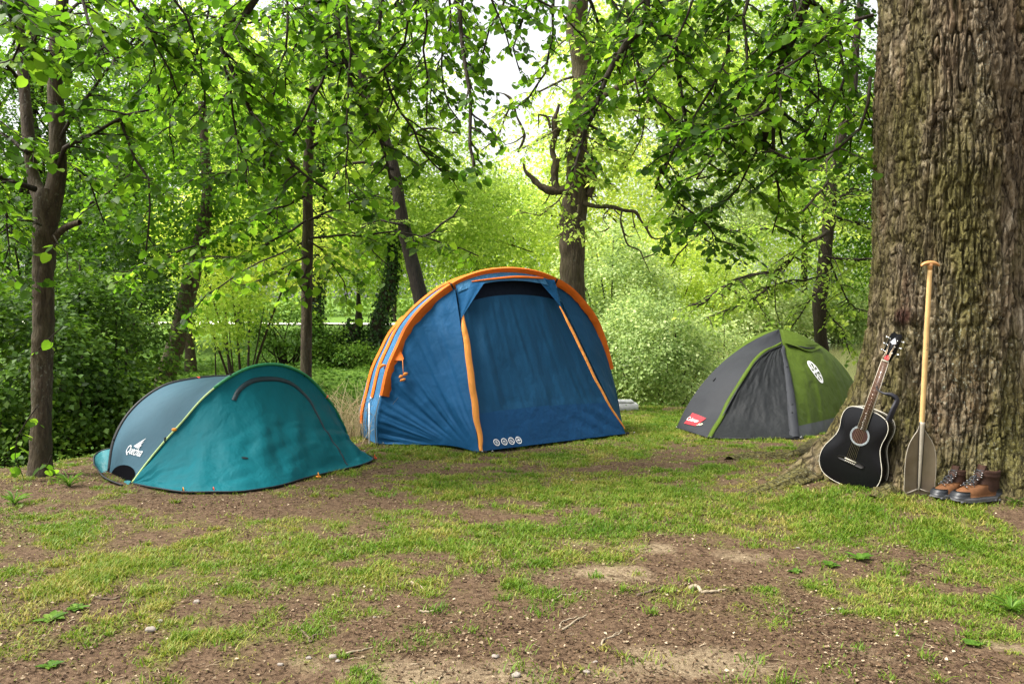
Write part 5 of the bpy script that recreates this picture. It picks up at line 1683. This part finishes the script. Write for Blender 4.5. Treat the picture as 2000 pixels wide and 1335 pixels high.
def gnarled_tree():
    rng = np.random.RandomState(34); p = at(1120, 600, 12.2); p[2] = gz(p[0], p[1], False)
    T = thing('lime_tree', 'thick gnarled tree with stubby broken limbs directly behind the blue tent', 'tree', p)
    TB = MB(); trunk_px(TB, [(1122, 640, 27), (1118, 560, 25), (1118, 500, 25), (1119, 440, 25), (1125, 380, 24), (1130, 330, 22), (1126, 280, 22), (1132, 220, 21), (1140, 160, 21), (1132, 100, 20), (1125, 50, 19), (1130, 0, 18), (1130, -120, 15)], 12.2, rng, 28, 120, .07, True)
    TB.build('trunk', M['bark_mid'], T)
    TB = MB()
    for pts in ([(1115, 372, 13), (1095, 374, 11), (1078, 372, 10), (1060, 366, 8), (1045, 356, 7), (1034, 345, 5), (1027, 330, 4), (1025, 312, 3)], [(1088, 372, 9), (1083, 345, 9), (1088, 318, 8), (1080, 290, 8), (1087, 262, 8), (1082, 240, 7), (1088, 215, 5), (1090, 203, 3)],
                [(1086, 262, 7), (1098, 248, 6), (1112, 250, 6), (1130, 240, 7)], [(1075, 250, 4), (1062, 228, 3), (1050, 222, 2)], [(1012, 300, 3), (1022, 262, 3.5), (1010, 232, 3), (998, 190, 3), (984, 182, 2), (970, 178, 1)], [(1150, 385, 9), (1156, 350, 7), (1154, 318, 6), (1160, 290, 4)],
                [(1140, 215, 8), (1200, 175, 7), (1240, 155, 6), (1275, 130, 5), (1310, 120, 3)], [(1268, 170, 5), (1268, 195, 4), (1258, 215, 4), (1270, 235, 2)],
                [(1138, 396, 7), (1165, 403, 5), (1195, 405, 4.5), (1218, 411, 4), (1240, 414, 4), (1250, 428, 3), (1258, 445, 3), (1273, 463, 2.5), (1310, 462, 1.2)], [(1216, 408, 3), (1214, 425, 2.5), (1220, 455, 2.3), (1224, 480, 2.3), (1248, 493, 1.5), (1254, 505, 1.3), (1268, 530, .8)],
                [(1235, 414, 1.5), (1238, 440, 1.2), (1246, 470, .8)], [(1190, 405, 1.6), (1180, 425, 1.2), (1190, 445, .8)],
                [(1140, 210, 4), (1180, 195, 3.5), (1215, 210, 2.5), (1275, 258, 1.5)]):
        pts = [(x_ + (rng.randn() * 2.2 if 0 < i_ else 0), y_ + rng.randn() * 1.5, w_ * rng.uniform(.65, .9)) for i_, (x_, y_, w_) in enumerate(pts)]
        trunk_px(TB, pts, 12.0 + rng.uniform(-.3, .1), rng, 10, 36, .16)
        for q_ in range(2):
            x_, y_, w_ = pts[rng.randint(1, len(pts))]
            dx, dy = rng.uniform(-40, 40), rng.uniform(-35, 35); trunk_px(TB, [(x_, y_, 1.6), (x_ + dx * .5, y_ + dy * .5 + 4, 1.2), (x_ + dx, y_ + dy, .6)], 11.95, rng, 5, 8, .1)
    LV = Leaves()
    px_boughs(TB, LV, rng, [([(1120, 360), (1080, 400), (1050, 420), (1010, 410)], 11.8, 2, 1, .5, .09), ([(1130, 400), (1120, 440), (1090, 465)], 11.7, 2, 1, .45, .08), ([(1090, 250), (1060, 270), (1020, 290)], 11.8, 2, 1, .45, .1),
        ([(1130, 250), (1180, 290), (1220, 300)], 11.8, 2, 1, .55, .09), ([(1240, 155), (1260, 250), (1220, 330)], 11.8, 2, 1, .5, .1), ([(1130, 100), (1190, 60), (1240, 90)], 11.8, 2, 1, .5, .09), ([(1120, 150), (1070, 170), (1010, 200), (960, 230)], 11.8, 2.5, 1, .5, .1),
        ([(1130, 60), (1090, 90), (1050, 150)], 11.8, 2, 1, .4, .12), ([(1150, 220), (1220, 210), (1290, 240), (1340, 300)], 11.7, 2, 1, .5, .1), ([(1120, 330), (1160, 350), (1200, 360)], 11.7, 2, 1, .45, .1), ([(1000, 200), (960, 280), (930, 300)], 11.9, 2, 1, .4, .13)], .08, .75)
    cloud(LV, at(1250, 70, 13), (1.3, 1.0, .8), 90, 44, .34, .085, rng, .7)
    cloud(LV, at(1400, 190, 13.5), (1.2, 1.0, .9), 80, 44, .34, .085, rng, .65)
    cloud(LV, at(1150, 250, 12.3), (.7, .5, .9), 50, 40, .28, .08, rng, .75)
    TB.build('limb', M['bark_mid'], T); LV.build('crown', M['bright'], T, 'simple')


gnarled_tree()


def river_tree():
    rng = np.random.RandomState(35); p = at(1605, 700, 12.0); p[2] = gz(p[0], p[1], False)
    T = thing('lime_tree', 'dark slim tree rising behind the green tent', 'tree', p)
    TB = MB(); trunk_px(TB, [(1606, 700, 14), (1602, 640, 12), (1600, 600, 13), (1608, 530, 13), (1616, 460, 12), (1622, 390, 12), (1632, 330, 11), (1640, 280, 10), (1652, 230, 9), (1665, 180, 8), (1672, 80, 7), (1690, -60, 6)], 12.0, rng, 14, 90, .06, True)
    TB.build('trunk', M['bark_dark'], T)
    TB = MB(); LV = Leaves()
    px_boughs(TB, LV, rng, [([(1620, 450), (1560, 490), (1530, 520), (1440, 545), (1360, 600)], 11.4, 4, 1.5, .6, .05), ([(1530, 520), (1490, 570), (1420, 605), (1380, 620)], 11.3, 3, 1.2, .5, .055), ([(1610, 540), (1570, 545), (1500, 560), (1450, 580)], 11.5, 2, 1, .5, .06),
        ([(1625, 400), (1660, 370), (1700, 380)], 11.8, 3, 1.4, .6, .07), ([(1610, 500), (1650, 505), (1700, 505), (1750, 520)], 11.8, 3, 1.4, .6, .07), ([(1610, 470), (1640, 560), (1670, 600), (1700, 610)], 11.9, 2.4, 1.2, .55, .07),
        ([(1640, 290), (1590, 330), (1540, 350), (1480, 360)], 11.7, 3, 1.2, .6, .09), ([(1630, 340), (1580, 400), (1520, 440), (1440, 450), (1380, 440)], 11.6, 3, 1.2, .6, .085), ([(1650, 240), (1700, 200), (1740, 180)], 11.7, 3, 1.2, .6, .08),
        ([(1605, 560), (1570, 600), (1545, 640)], 11.8, 2, 1, .35, .12), ([(1610, 600), (1640, 640), (1660, 690)], 12.1, 2, 1, .4, .09), ([(1622, 420), (1680, 440), (1720, 460)], 11.9, 3, 1, .6, .07), ([(1650, 320), (1690, 300), (1730, 310)], 12, 3, 1, .6, .08),
        ([(1380, 440), (1340, 480), (1310, 520)], 11.8, 2, 1, .4, .12), ([(1516, 545), (1515, 590), (1522, 640)], 10.6, 1.2, .9, .02, 2), ([(1360, 350), (1430, 330), (1500, 310)], 11.6, 2, 1, .5, .1)], .08, .5)
    TB.build('branches', M['bark_dark'], T); LV.build('crown', M['bright'], T, 'simple')


river_tree()


def side_tree():
    rng = np.random.RandomState(36); p = at(2015, 700, 9.0); p[2] = gz(p[0], p[1], False)
    T = thing('lime_tree', 'dark tree showing just past the right side of the big trunk', 'tree', p)
    TB = MB(); trunk_px(TB, [(2025, 720, 26), (2022, 600, 24), (2015, 450, 24), (2012, 330, 26), (2020, 200, 25), (2030, 50, 24), (2040, -150, 18)], 9.0, rng, 14, 60, .06, True); TB.build('trunk', M['bark_dark'], T)
    TB = MB(); LV = Leaves()
    px_boughs(TB, LV, rng, [([(2015, 440), (1995, 430), (1975, 420)], 8.8, 3, 1, .3, .12), ([(2015, 540), (1995, 560), (1975, 600), (1990, 650)], 8.6, 3, 1, .35, .1), ([(2040, 300), (2100, 350), (2200, 380)], 9, 3, 1, .5, .1), ([(2030, 500), (2080, 600), (2150, 650)], 9, 3, 1, .5, .1)], .08, .55)
    cloud(LV, at(2090, 520, 11), (1.0, 1, 2.2), 60, 60, .5, .08, rng, .6)
    TB.build('branches', M['bark_dark'], T); LV.build('crown', M['bright'], T, 'simple')


side_tree()


# ------------------------------------------------------------------ shrubs along the stream
def stems(TB, base, tops, r0, rng):
    for t in tops:
        b = base + rng.randn(3) * [.12, .12, 0]
        m = (b + t) / 2 + rng.randn(3) * .15
        tube(TB, spline([b, m, t], 14), np.linspace(r0, r0 * .3, 14), 6)


def shrub(name, label, cat, px, py, Y, w, h, d, mat, seed, ncl, per, clr=.3, size=.07, tint=.5, flat=.5, group=None, inner=.5, leafshape='simple', nst=6, tilt=.6, zc=None):
    """centre of the crown at a place of the picture and a distance; w, h, d are half sizes in metres"""
    rng = np.random.RandomState(seed); c = at(px, py, Y)
    p = c.copy(); p[2] = max(float(gz(c[0], c[1], False)), WATER_Z - .1)
    T = thing(name, label, cat, p, group)
    LV = Leaves(); cc = cloud(LV, c, (w, d, h), ncl, per, clr, size, rng, tint, flat, inner, tilt)
    TB = MB(); k = cc[rng.choice(len(cc), min(nst * 3, len(cc)), replace=False)]
    stems(TB, p + V3(0, 0, -.1), k, .02 + .012 * h, rng)
    TB.build('stems' if cat == 'shrub' else 'trunk', M['bark_dark'], T)
    LV.build('foliage' if cat == 'shrub' else 'crown', mat, T, leafshape)
    return T


g1 = 'leafy shrubs overhanging the stream'
shrub('maple_shrub', 'dark green shrub behind the forked tree, reaching to the left edge', 'shrub', 30, 730, 9.3, 1.5, 1.25, 1.0, M['dark'], 41, 260, 46, .28, .075, .45, .35, g1)
shrub('maple_shrub', 'dark leafy shrub between the forked trunk and the teal tent', 'shrub', 165, 700, 10.6, 1.05, 1.45, 1.0, M['dark'], 42, 230, 44, .28, .075, .5, .35, g1)
shrub('maple_shrub', 'small dark shrub with low leaves just above the rear of the teal tent', 'shrub', 215, 800, 9.6, .7, .5, .6, M['dark'], 43, 90, 46, .25, .07, .55, .35, g1)
shrub('maple_shrub', 'tall dark shrub in deep shade beside the tilted stream trunk', 'shrub', 140, 560, 12.5, 1.65, 1.6, 1.2, M['dark'], 44, 220, 46, .32, .08, .3, .35, g1)
shrub('maple_shrub', 'low pale-tipped shrub at the water below the forked tree', 'shrub', 20, 880, 8.8, .8, .55, .6, M['dark'], 45, 90, 40, .24, .065, .6, .35, g1)
shrub('young_tree', 'yellow-green young tree glowing behind the teal tent', 'tree', 470, 450, 17, 2.2, 1.4, 1.6, M['yellow'], 46, 200, 46, .42, .085, .55, .35, None, .35, nst=2)
shrub('young_tree', 'light green thin young tree in front of the far path', 'tree', 430, 600, 16, .9, .7, .9, M['bright'], 47, 70, 34, .35, .08, .75, .35, None, .3, nst=1)
shrub('willow_bush', 'pale silvery bush filling the gap between the blue and green tents', 'shrub', 1255, 700, 14.8, 1.35, 1.25, 1.2, M['pale'], 48, 520, 48, .26, .062, .45, .6, 'pale bushes by the river', .55)
shrub('willow_bush', 'tall pale bush just right of the gnarled trunk', 'shrub', 1195, 570, 17, 1.3, 1.35, 1.2, M['pale'], 49, 380, 48, .32, .07, .5, .6, 'pale bushes by the river', .5)
shrub('willow_bush', 'small pale bush above the left slope of the green tent', 'shrub', 1375, 690, 18, 1.0, .95, 1.0, M['pale'], 50, 200, 44, .3, .07, .6, .6, 'pale bushes by the river', .5)
shrub('willow_bush', 'yellowish bush above the pale silvery one', 'shrub', 1290, 540, 19.5, 2.0, 1.2, 1.3, M['yellow'], 51, 300, 46, .36, .075, .35, .5, 'pale bushes by the river', .5)
shrub('maple_shrub', 'green bush at the lawn edge behind the left side of the blue tent', 'shrub', 560, 640, 20.5, 1.3, .6, .7, M['weed'], 52, 80, 50, .34, .08, .5, .5, g1)


def far_trunk(label, pts, Y, seed, mat='bark_dark', ivy=0, name='bank_tree', crown=None, grp='trees on the far bank'):
    rng = np.random.RandomState(seed); p = at(pts[0][0], pts[0][1], Y if np.ndim(Y) == 0 else Y[0]); p[2] = float(gz(p[0], p[1], False))
    T = thing(name, label, 'tree', p, grp); TB = MB()
    c, r = trunk_px(TB, pts, Y, rng, 12, 50, .08, True)
    TB.build('trunk', M[mat], T)
    if ivy:
        LV = Leaves(); n = ivy; i = rng.randint(0, len(c), n); a = rng.uniform(0, 2 * np.pi, n)
        o_ = np.stack([np.cos(a), np.sin(a), 0 * a], -1)
        LV.add(c[i] + o_ * (r[i] * rng.uniform(.9, 1.5, n) + .02)[:, None] + rng.randn(n, 3) * [.02, .02, .12], o_ * .4 + [0, 0, -1] + rng.randn(n, 3) * .4, o_ + rng.randn(n, 3) * .4, .10 * rng.uniform(.6, 1.2, n), .5 + rng.randn(n) * .25)
        LV.build('ivy', M['ivy'], T, 'simple')
    if crown:
        LV = Leaves()
        for q in crown:
            cpx, cpy, cY, w_, h_, d_, ncl, per, clr, sz, tn, mt = q
            cloud(LV, at(cpx, cpy, cY), (w_, d_, h_), ncl, per, clr, sz, rng, tn, .4, .3)
        LV.build('crown', M[crown[0][-1]], T, 'simple')
    return T


far_trunk('brown trunk tilting right out of the stream beside the dark shrubs', [(322, 745, 18), (338, 690, 17), (352, 640, 17), (365, 580, 16), (380, 520, 15), (395, 450, 13), (405, 380, 11), (400, 300, 9), (395, 200, 7)], 14.5, 61, 'bark', 0, 'bank_tree',
          [(380, 330, 14.5, 2.2, 1.7, 1.6, 260, 44, .38, .085, .45, 'lime')])
far_trunk('thin brown trunk close behind the tilted one over the stream', [(372, 640, 8), (380, 590, 8), (388, 540, 7), (400, 470, 6)], 19, 62, 'bark', 0)
far_trunk('dark ivy covered trunk right behind the slender tree', [(618, 690, 12), (616, 620, 12), (618, 560, 11), (622, 480, 10), (625, 400, 8), (630, 250, 7)], 21, 63, 'bark_dark', 2600, 'bank_tree', [(620, 230, 22, 4.6, 3.6, 2.5, 420, 60, .55, .10, .6, 'bright')])
far_trunk('ivy clad crooked trunk left of the blue tent', [(735, 680, 14), (740, 630, 14), (752, 590, 12), (765, 540, 9), (770, 480, 8), (772, 380, 7)], 21.5, 64, 'bark_dark', 2600, 'bank_tree', [(830, 400, 22, 3.0, 1.7, 2.0, 240, 60, .5, .10, .65, 'bright')])
far_trunk('short ivy grown stump between the ivy clad trunks', [(690, 665, 14), (690, 650, 15), (688, 638, 12), (687, 633, 4)], 21.5, 65, 'bark_dark', 900, 'tree_stump')
far_trunk('small thin dark trunk beyond the path left of the blue tent', [(771, 628, 5), (770, 600, 5), (770, 560, 4), (770, 500, 3)], 40, 66, 'bark_dark', 0)
shrub('round_bush', 'dark round bush by the ivy trunk behind the slender tree', 'shrub', 652, 665, 21.5, .42, .35, .4, M['ivy'], 67, 50, 50, .16, .07, .7, .7, 'bushes on the far bank')
shrub('ground_ivy_bush', 'low green leafy bush on the far slope left of the blue tent', 'shrub', 690, 690, 20.5, 1.2, .25, .6, M['weed'], 68, 60, 50, .25, .08, .6, .5, 'bushes on the far bank')


def big_far(label, trunk, Y, crowns, seed, mat):
    rng = np.random.RandomState(seed); p = at(trunk[0][0], trunk[0][1], Y); p[2] = float(gz(p[0], p[1], False))
    T = thing('woodland_tree', label, 'tree', p, 'tall trees beyond the river'); TB = MB(); c, r = trunk_px(TB, trunk, Y, rng, 8, 40, .08, True)
    LV = Leaves()
    for (x, y, w_, h_, ncl, tn) in crowns:
        cc = cloud(LV, at(x, y, Y), (w_ * Y / F, .55 * w_ * Y / F, h_ * Y / F), ncl, 64, .032 * Y * .9, .0042 * Y, rng, tn, .4, .25, .5, -1, .35)
        for q in cc[rng.choice(len(cc), 14)]:
            k = rng.randint(len(c) // 2, len(c)); tube(TB, spline([c[k], (c[k] + q) / 2 + rng.randn(3) * .3, q], 8), np.linspace(r[k] * .5, .02, 8), 5, False)
    TB.build('trunk', M['bark_dark'], T); LV.build('crown', mat, T, 'quad')


big_far('shaded tree with dark crown filling the upper left corner', [(60, 640, 12), (60, 300, 9), (70, 0, 6)], 19, [(40, 250, 260, 300, 480, .5), (150, 450, 200, 160, 200, .35)], 71, M['lime'])
big_far('tree with dense green crown behind the tilted stream trunk', [(260, 640, 9), (265, 300, 7), (270, 60, 5)], 24, [(270, 420, 180, 170, 240, .5), (300, 150, 230, 170, 330, .6)], 72, M['lime'])
big_far('tree with glowing yellow-green crown left of the slender tree', [(470, 630, 8), (472, 300, 6), (470, 80, 4)], 27, [(450, 190, 190, 190, 260, .5), (520, 420, 170, 140, 160, .4)], 73, M['yellow'])
big_far('tree with bright crown behind the leaning tree', [(700, 615, 7), (702, 300, 6), (700, 60, 4)], 31, [(700, 190, 170, 190, 260, .6), (720, 440, 200, 130, 220, .5)], 74, M['bright'])
big_far('rounded pale crown right of the leaning tree', [(930, 600, 7), (930, 460, 6), (930, 350, 4)], 33, [(935, 440, 160, 140, 300, .75)], 75, M['bright'])
big_far('pale yellow crown rising behind the gnarled trunk', [(1110, 600, 8), (1112, 400, 7), (1115, 250, 4)], 38, [(1130, 400, 190, 190, 330, .5)], 76, M['yellow'])
big_far('broad pale crown beyond the water, above the green tent', [(1330, 600, 8), (1332, 400, 6), (1335, 250, 4)], 52, [(1340, 330, 190, 250, 420, .6), (1300, 60, 150, 120, 160, .6)], 77, M['pale'])
big_far('tall light green crown beyond the water behind the dark slim tree', [(1570, 610, 8), (1572, 400, 6), (1575, 200, 4)], 60, [(1560, 300, 180, 260, 380, .7), (1500, 40, 170, 120, 160, .6)], 78, M['bright'])
big_far('green crown beyond the water next to the big trunk', [(1720, 610, 8), (1722, 400, 6), (1725, 200, 4)], 48, [(1700, 300, 130, 290, 330, .5)], 79, M['lime'])
big_far('green crown seen right of the big trunk', [(2080, 610, 8), (2080, 400, 6), (2080, 200, 4)], 45, [(2080, 380, 170, 260, 220, .5)], 80, M['bright'])


def far_wood():
    rng = np.random.RandomState(90); LV = Leaves()
    x = rng.uniform(-75, 95, 1900); y = np.interp(x, [-75, 0, 12, 95], [44, 48, 84, 98]) + rng.uniform(0, 10, 1900)
    z = gz(x, y, False) + rng.rand(1900) ** 1.15 * np.interp(x, [-75, -8, 4, 14, 95], [16, 11, 7, 13, 17]) * (.8 + .35 * noise(x * .12, 3.3))
    c = np.stack([x, y, z], -1); k = 70; n = 1900 * k; idx = np.repeat(np.arange(1900), k)
    off = rng.randn(n, 3) * [1.3, 1.3, .8]
    t = np.clip(.5 + .3 * noise(x * .15, z * .2, 2) + rng.randn(1900) * .15, 0, 1)
    LV.add(c[idx] + off, unit(off) + rng.randn(n, 3) * .4 + [0, 0, -.3], np.array([0, -.4, 1.0]) + rng.randn(n, 3) * .5, .30 * rng.uniform(.6, 1.3, n), t[idx] + rng.randn(n) * .12)
    o = LV.build('distant_woods', M['bright'], None, 'quad'); tag(o, 'far-off green woodland edge closing the view beyond the river and path', 'woods', kind='stuff')


far_wood()


def bank_cover():
    rng = np.random.RandomState(91); LV = Leaves()
    n = 60000; x = rng.uniform(-13, 4, n); f = np.interp(x, _fx, _fy); y = f + rng.uniform(-1.0, 9, n)
    k = (rng.rand(n) < np.clip(.75 - (y - f) * .07 + .4 * noise(x * .8, y * .8), 0.05, 1)); x, y = x[k], y[k]; n = len(x)
    z = gz(x, y) + rng.rand(n) * .30 * np.clip(.6 + noise(x * 1.2, y * 1.2, 3), .15, 1)
    a = rng.uniform(0, 6.28, n); LV.add(np.stack([x, y, z], -1), np.stack([np.cos(a), np.sin(a), 0 * a - .1], -1), V3(0, -.35, 1.0) + rng.randn(n, 3) * .45, .085 * rng.uniform(.5, 1.3, n), .5 + .3 * noise(x, y, 1) + .15 * rng.randn(n))
    o = LV.build('bank_ground_cover', M['weed'], None, 'simple'); tag(o, 'nettles and ivy carpeting the far stream bank behind the tents', 'ground cover', kind='stuff')
    LV = Leaves(); n = 9000; x = rng.uniform(-9, 9, n); e = np.interp(x, _ex, _ey); y = e + rng.uniform(-.25, 1.1, n); z = gz(x, y) + rng.rand(n) * .10
    k = rng.rand(n) < np.clip(.3 + .7 * noise(x * 1.7, y * 1.7, 6), .03, 1); x, y, z = x[k], y[k], z[k]; n = len(x); a = rng.uniform(0, 6.28, n)
    LV.add(np.stack([x, y, z], -1), np.stack([np.cos(a), np.sin(a), 0 * a + .2], -1), V3(0, -.2, 1.0) + rng.randn(n, 3) * .5, .035 * rng.uniform(.6, 1.4, n), .5 + .2 * rng.randn(n))
    o = LV.build('bank_edge_weeds', M['weed'], None, 'simple'); tag(o, 'small weeds along the near bank edge', 'weeds', kind='stuff')


bank_cover()


def reeds():
    rng = np.random.RandomState(92); p = G(705, 858); p = at(705, 862, 9.0); p[2] = float(gz(p[0], p[1], False)) - .02
    mb = MB()
    for i in range(420):
        b = p + V3(rng.randn() * .28, rng.randn() * .25, 0); b[2] = gz(b[0], b[1], False) - .05
        h = rng.uniform(.25, .75); l = rng.randn(2) * .28
        tube(mb, spline([b, b + V3(l[0] * .3, l[1] * .3, h * .6), b + V3(l[0], l[1], h * rng.uniform(.7, 1))], 6), np.linspace(.0028, .001, 6), 3, False, np.clip(.6 + rng.randn() * .25, 0, 1))
    o = mb.build('dry_reeds', M['straw'], None, False); recentre(o); tag(o, 'clump of dry straw coloured stalks between the teal and blue tents', 'dry plant')
    o['kind'] = 'thing'


reeds()


def block():
    p = at(1222, 798, 12.3); p[2] = gz(p[0], p[1], False)
    T = thing('stone_slab', 'pale stone slab lying at the lawn edge right of the blue tent', 'slab', p)
    st = plain('pale_stone', (.55, .55, .56), .8, .2, 0, .15, 14, .5)
    mb = MB(); box(mb, p + V3(0, 0, .05), (.36, .24, .12), None, .012); mb.build('base', st, T)
    mb = MB(); box(mb, p + V3(-.02, 0, .135), (.26, .22, .045), None, .01); mb.build('cap', st, T)


block()

# ------------------------------------------------------------------ sticks, stones, weeds on the ground
PALE = plain('barkless_wood', (.27, .22, .15), .8, .2, 0, .25, 25); DKST = plain('weathered_twig', (.11, .08, .055), .85, .2, 0, .3, 30)
STONE = plain('pale_pebble', (.23, .20, .17), .8, .25, 0, .15, 30, .4)
for k, (pts, r_, m_, lab) in enumerate((
        ([(1078, 1177), (1098, 1166), (1128, 1160)], .007, PALE, 'pale curved stick on the bare soil below the sandy patch'),
        ([(1098, 1232), (1120, 1216), (1147, 1200)], .008, PALE, 'pale straight stick crossing a forked one, centre of the bare soil'),
        ([(1093, 1230), (1097, 1216), (1128, 1208)], .006, PALE, 'short bent stick touching the straight one from the left'),
        ([(1176, 1266), (1180, 1254), (1198, 1248), (1216, 1237)], .007, PALE, 'pale kinked twig lower right of the crossing sticks'),
        ([(820, 1198), (842, 1196), (856, 1193)], .009, PALE, 'short thick pale stick left on the dark soil'),
        ([(676, 1282), (700, 1275), (727, 1272)], .007, PALE, 'pale flat twig at the lower left of the bare soil'),
        ([(802, 1137), (815, 1142), (826, 1150)], .007, PALE, 'small tilted pale stick where the grass meets the soil'),
        ([(1245, 1166), (1275, 1155), (1295, 1146)], .012, DKST, 'dark weathered branch piece right of the sandy patch'),
        ([(583, 1230), (595, 1240), (608, 1258), (612, 1248)], .010, DKST, 'dark curved branch piece in the left grass'),
        ([(1095, 1181), (1100, 1195), (1102, 1203)], .005, DKST, 'tiny upright dark twig between two pale sticks'),
        ([(185, 1168), (215, 1172), (260, 1165)], .008, DKST, 'long dark twig in the grass at far left'),
        ([(1560, 1216), (1600, 1208), (1632, 1200)], .004, PALE, 'thin straw coloured twig on the right bare soil'),
        ([(860, 1228), (880, 1220), (895, 1220)], .005, DKST, 'thin dark twig right of the short thick stick'),
        ([(1345, 1155), (1358, 1150), (1370, 1158)], .02, PALE, 'broad pale bark chip on the right soil'),
        ([(1368, 1160), (1395, 1160), (1420, 1157)], .012, PALE, 'white bark strip beside the bark chip'))):
    r_ *= .65; P = [G(*q) + V3(0, 0, r_ * .7) for q in pts]; S = spline(P, 18)
    S += noise(np.arange(18)[:, None] * .6, k * 3.3, np.arange(3)[None] * 7.0) * .004
    mb = MB(); tube(mb, S, np.linspace(r_, r_ * .6, 18) * (1 + .2 * noise(np.arange(18) * .8, k)), 8)
    if k in (1, 3, 8): tube(mb, [S[9], S[9] + V3(.02, .02, .008), S[9] + V3(.05, .03, .006)], [r_ * .6, r_ * .4, r_ * .3], 6)
    o = mb.build('stick', m_, None); recentre(o); tag(o, lab, 'stick', 'fallen sticks on the ground')


def pebble_mesh(seed):
    r_ = np.random.RandomState(seed); n, m_ = 14, 9
    th = np.linspace(0, 2 * np.pi, n, endpoint=False); ph = np.linspace(0.02, np.pi - .02, m_)
    T_, P_ = np.meshgrid(th, ph, indexing='ij'); d = np.stack([np.cos(T_) * np.sin(P_), np.sin(T_) * np.sin(P_), np.cos(P_)], -1)
    r = 1 + .35 * noise(d[..., 0] * 1.6 + seed * 3, d[..., 1] * 1.6, d[..., 2] * 1.6)
    return d * r[..., None], [grid_faces(n, m_, True), (np.arange(n) * m_)[None], (np.arange(n) * m_ + m_ - 1)[::-1][None]]


for k, (x, y, r_, lab) in enumerate(((650, 1292, .022, 'pale pebble at the bottom of the frame, left of the soil'), (660, 1296, .012, 'tiny pebble touching a larger pale one'), (968, 1291, .019, 'whitish pebble at bottom centre on the soil'),
        (1008, 1325, .022, 'grey pebble at the very bottom, centre'), (1146, 1321, .017, 'pale pebble at the bottom right of centre'), (548, 1306, .015, 'pale pebble at the bottom left among grass'), (603, 1288, .014, 'small pebble left of the pale bottom pebble'),
        (1163, 1299, .012, 'small brownish pebble right of centre bottom'), (385, 1176, .02, 'rounded pale stone in the left grass'), (295, 1232, .028, 'flat whitish stone in the left grass'), (312, 1216, .022, 'narrow whitish stone above the flat one'),
        (1558, 1073, .016, 'white pebble on the soil left of the leafy weed'), (1118, 939, .022, 'white scrap of stone on the lawn below the blue tent'), (732, 1210, .010, 'tiny white pebble left on the dark soil'), (1640, 1190, .013, 'beige pebble on the right soil'))):
    p = G(x, y); r_ *= .62; mb = MB(); v, f = pebble_mesh(k + 1); mb.add(v * [r_ * 1.25, r_, r_ * .7] + p + V3(0, 0, r_ * .35), f)
    o = mb.build('pebble', STONE, None); recentre(o); tag(o, lab, 'stone', 'pale stones on the ground')


def weed(x, y, n, L, w_, up, lab, seed, grassy_=False):
    rng = np.random.RandomState(seed); p = G(x, y); mb = MB()
    for i in range(n):
        a = i * 2.4 + rng.rand() * .5; l = L * rng.uniform(.6, 1.1); e = up * rng.uniform(.5, 1.2)
        d = V3(math.cos(a), math.sin(a), 0); s_ = V3(-d[1], d[0], 0); k = 8; t = np.linspace(0, 1, k)
        c = p + d * (l * t)[:, None] * (1 - .3 * e) + V3(0, 0, 1) * (l * e * (t - .55 * t ** 2))[:, None]
        hw = w_ * np.sin(np.pi * np.clip(t * .9 + .08, 0, 1)) ** .8 * (1 - .0 * t); hw[-1] = .0005
        if not grassy_: hw = hw * (1 + .25 * (np.arange(k) % 2))
        P = np.stack([c - s_ * hw[:, None] + [0, 0, .004], c, c + s_ * hw[:, None] + [0, 0, .004]], 0)
        mb.add(P, [grid_faces(3, k)], np.clip(.5 + rng.randn() * .2, 0, 1))
    o = mb.build('grass_tuft' if grassy_ else 'weed', M['weed'], None); recentre(o); tag(o, lab, 'grass tuft' if grassy_ else 'weed'); return o


weed(1680, 1094, 9, .10, .014, .9, 'leafy green weed on the bare patch below the guitar', 1)
weed(1622, 1108, 8, .07, .012, .5, 'small flat weed left of the taller leafy weed', 2)
weed(1552, 1118, 6, .05, .012, .4, 'tiny broad-leaved weed left of the bare patch weeds', 3)
weed(135, 952, 40, .17, .004, 1.2, 'bluish green grass tuft between the forked tree and teal tent', 4, True)
weed(28, 985, 30, .15, .005, 1.1, 'green grass tuft at the left edge below the forked tree', 5, True)
weed(100, 1215, 9, .08, .014, .4, 'dark broad-leaved weed in the lower left grass', 6)
weed(148, 1192, 8, .07, .013, .4, 'dark broad-leaved weed touching the long dark twig', 7)
weed(98, 1306, 7, .05, .012, .4, 'small pale weed in the bottom left corner', 8)
weed(1898, 1262, 7, .045, .014, .5, 'small weed with a white bloom at lower right', 9)
weed(1975, 1195, 30, .13, .005, 1.0, 'lush grass tuft at the lower right edge', 10, True)
weed(1755, 893, 5, .06, .026, .9, 'green weed sprouting between the guitar and the trunk', 12)
weed(1985, 985, 26, .10, .004, .9, 'grass tuft at the right edge below the boots', 13, True)
shrub('willow_bush', 'pale bush on the far shore, seen just above the green tent', 'shrub', 1490, 610, 55, 3.6, 1.8, 2.0, M['pale'], 95, 150, 60, .8, .24, .7, .6, 'bushes on the far shore')
shrub('willow_bush', 'pale bush on the far shore, right of the dark slim tree', 'shrub', 1640, 600, 58, 3.2, 2.2, 2.0, M['pale'], 96, 150, 60, .8, .24, .5, .6, 'bushes on the far shore')
shrub('willow_bush', 'pale bush on the far shore behind the small pale bush', 'shrub', 1400, 590, 48, 3.2, 2.2, 2.0, M['pale'], 97, 150, 60, .8, .2, .7, .6, 'bushes on the far shore')
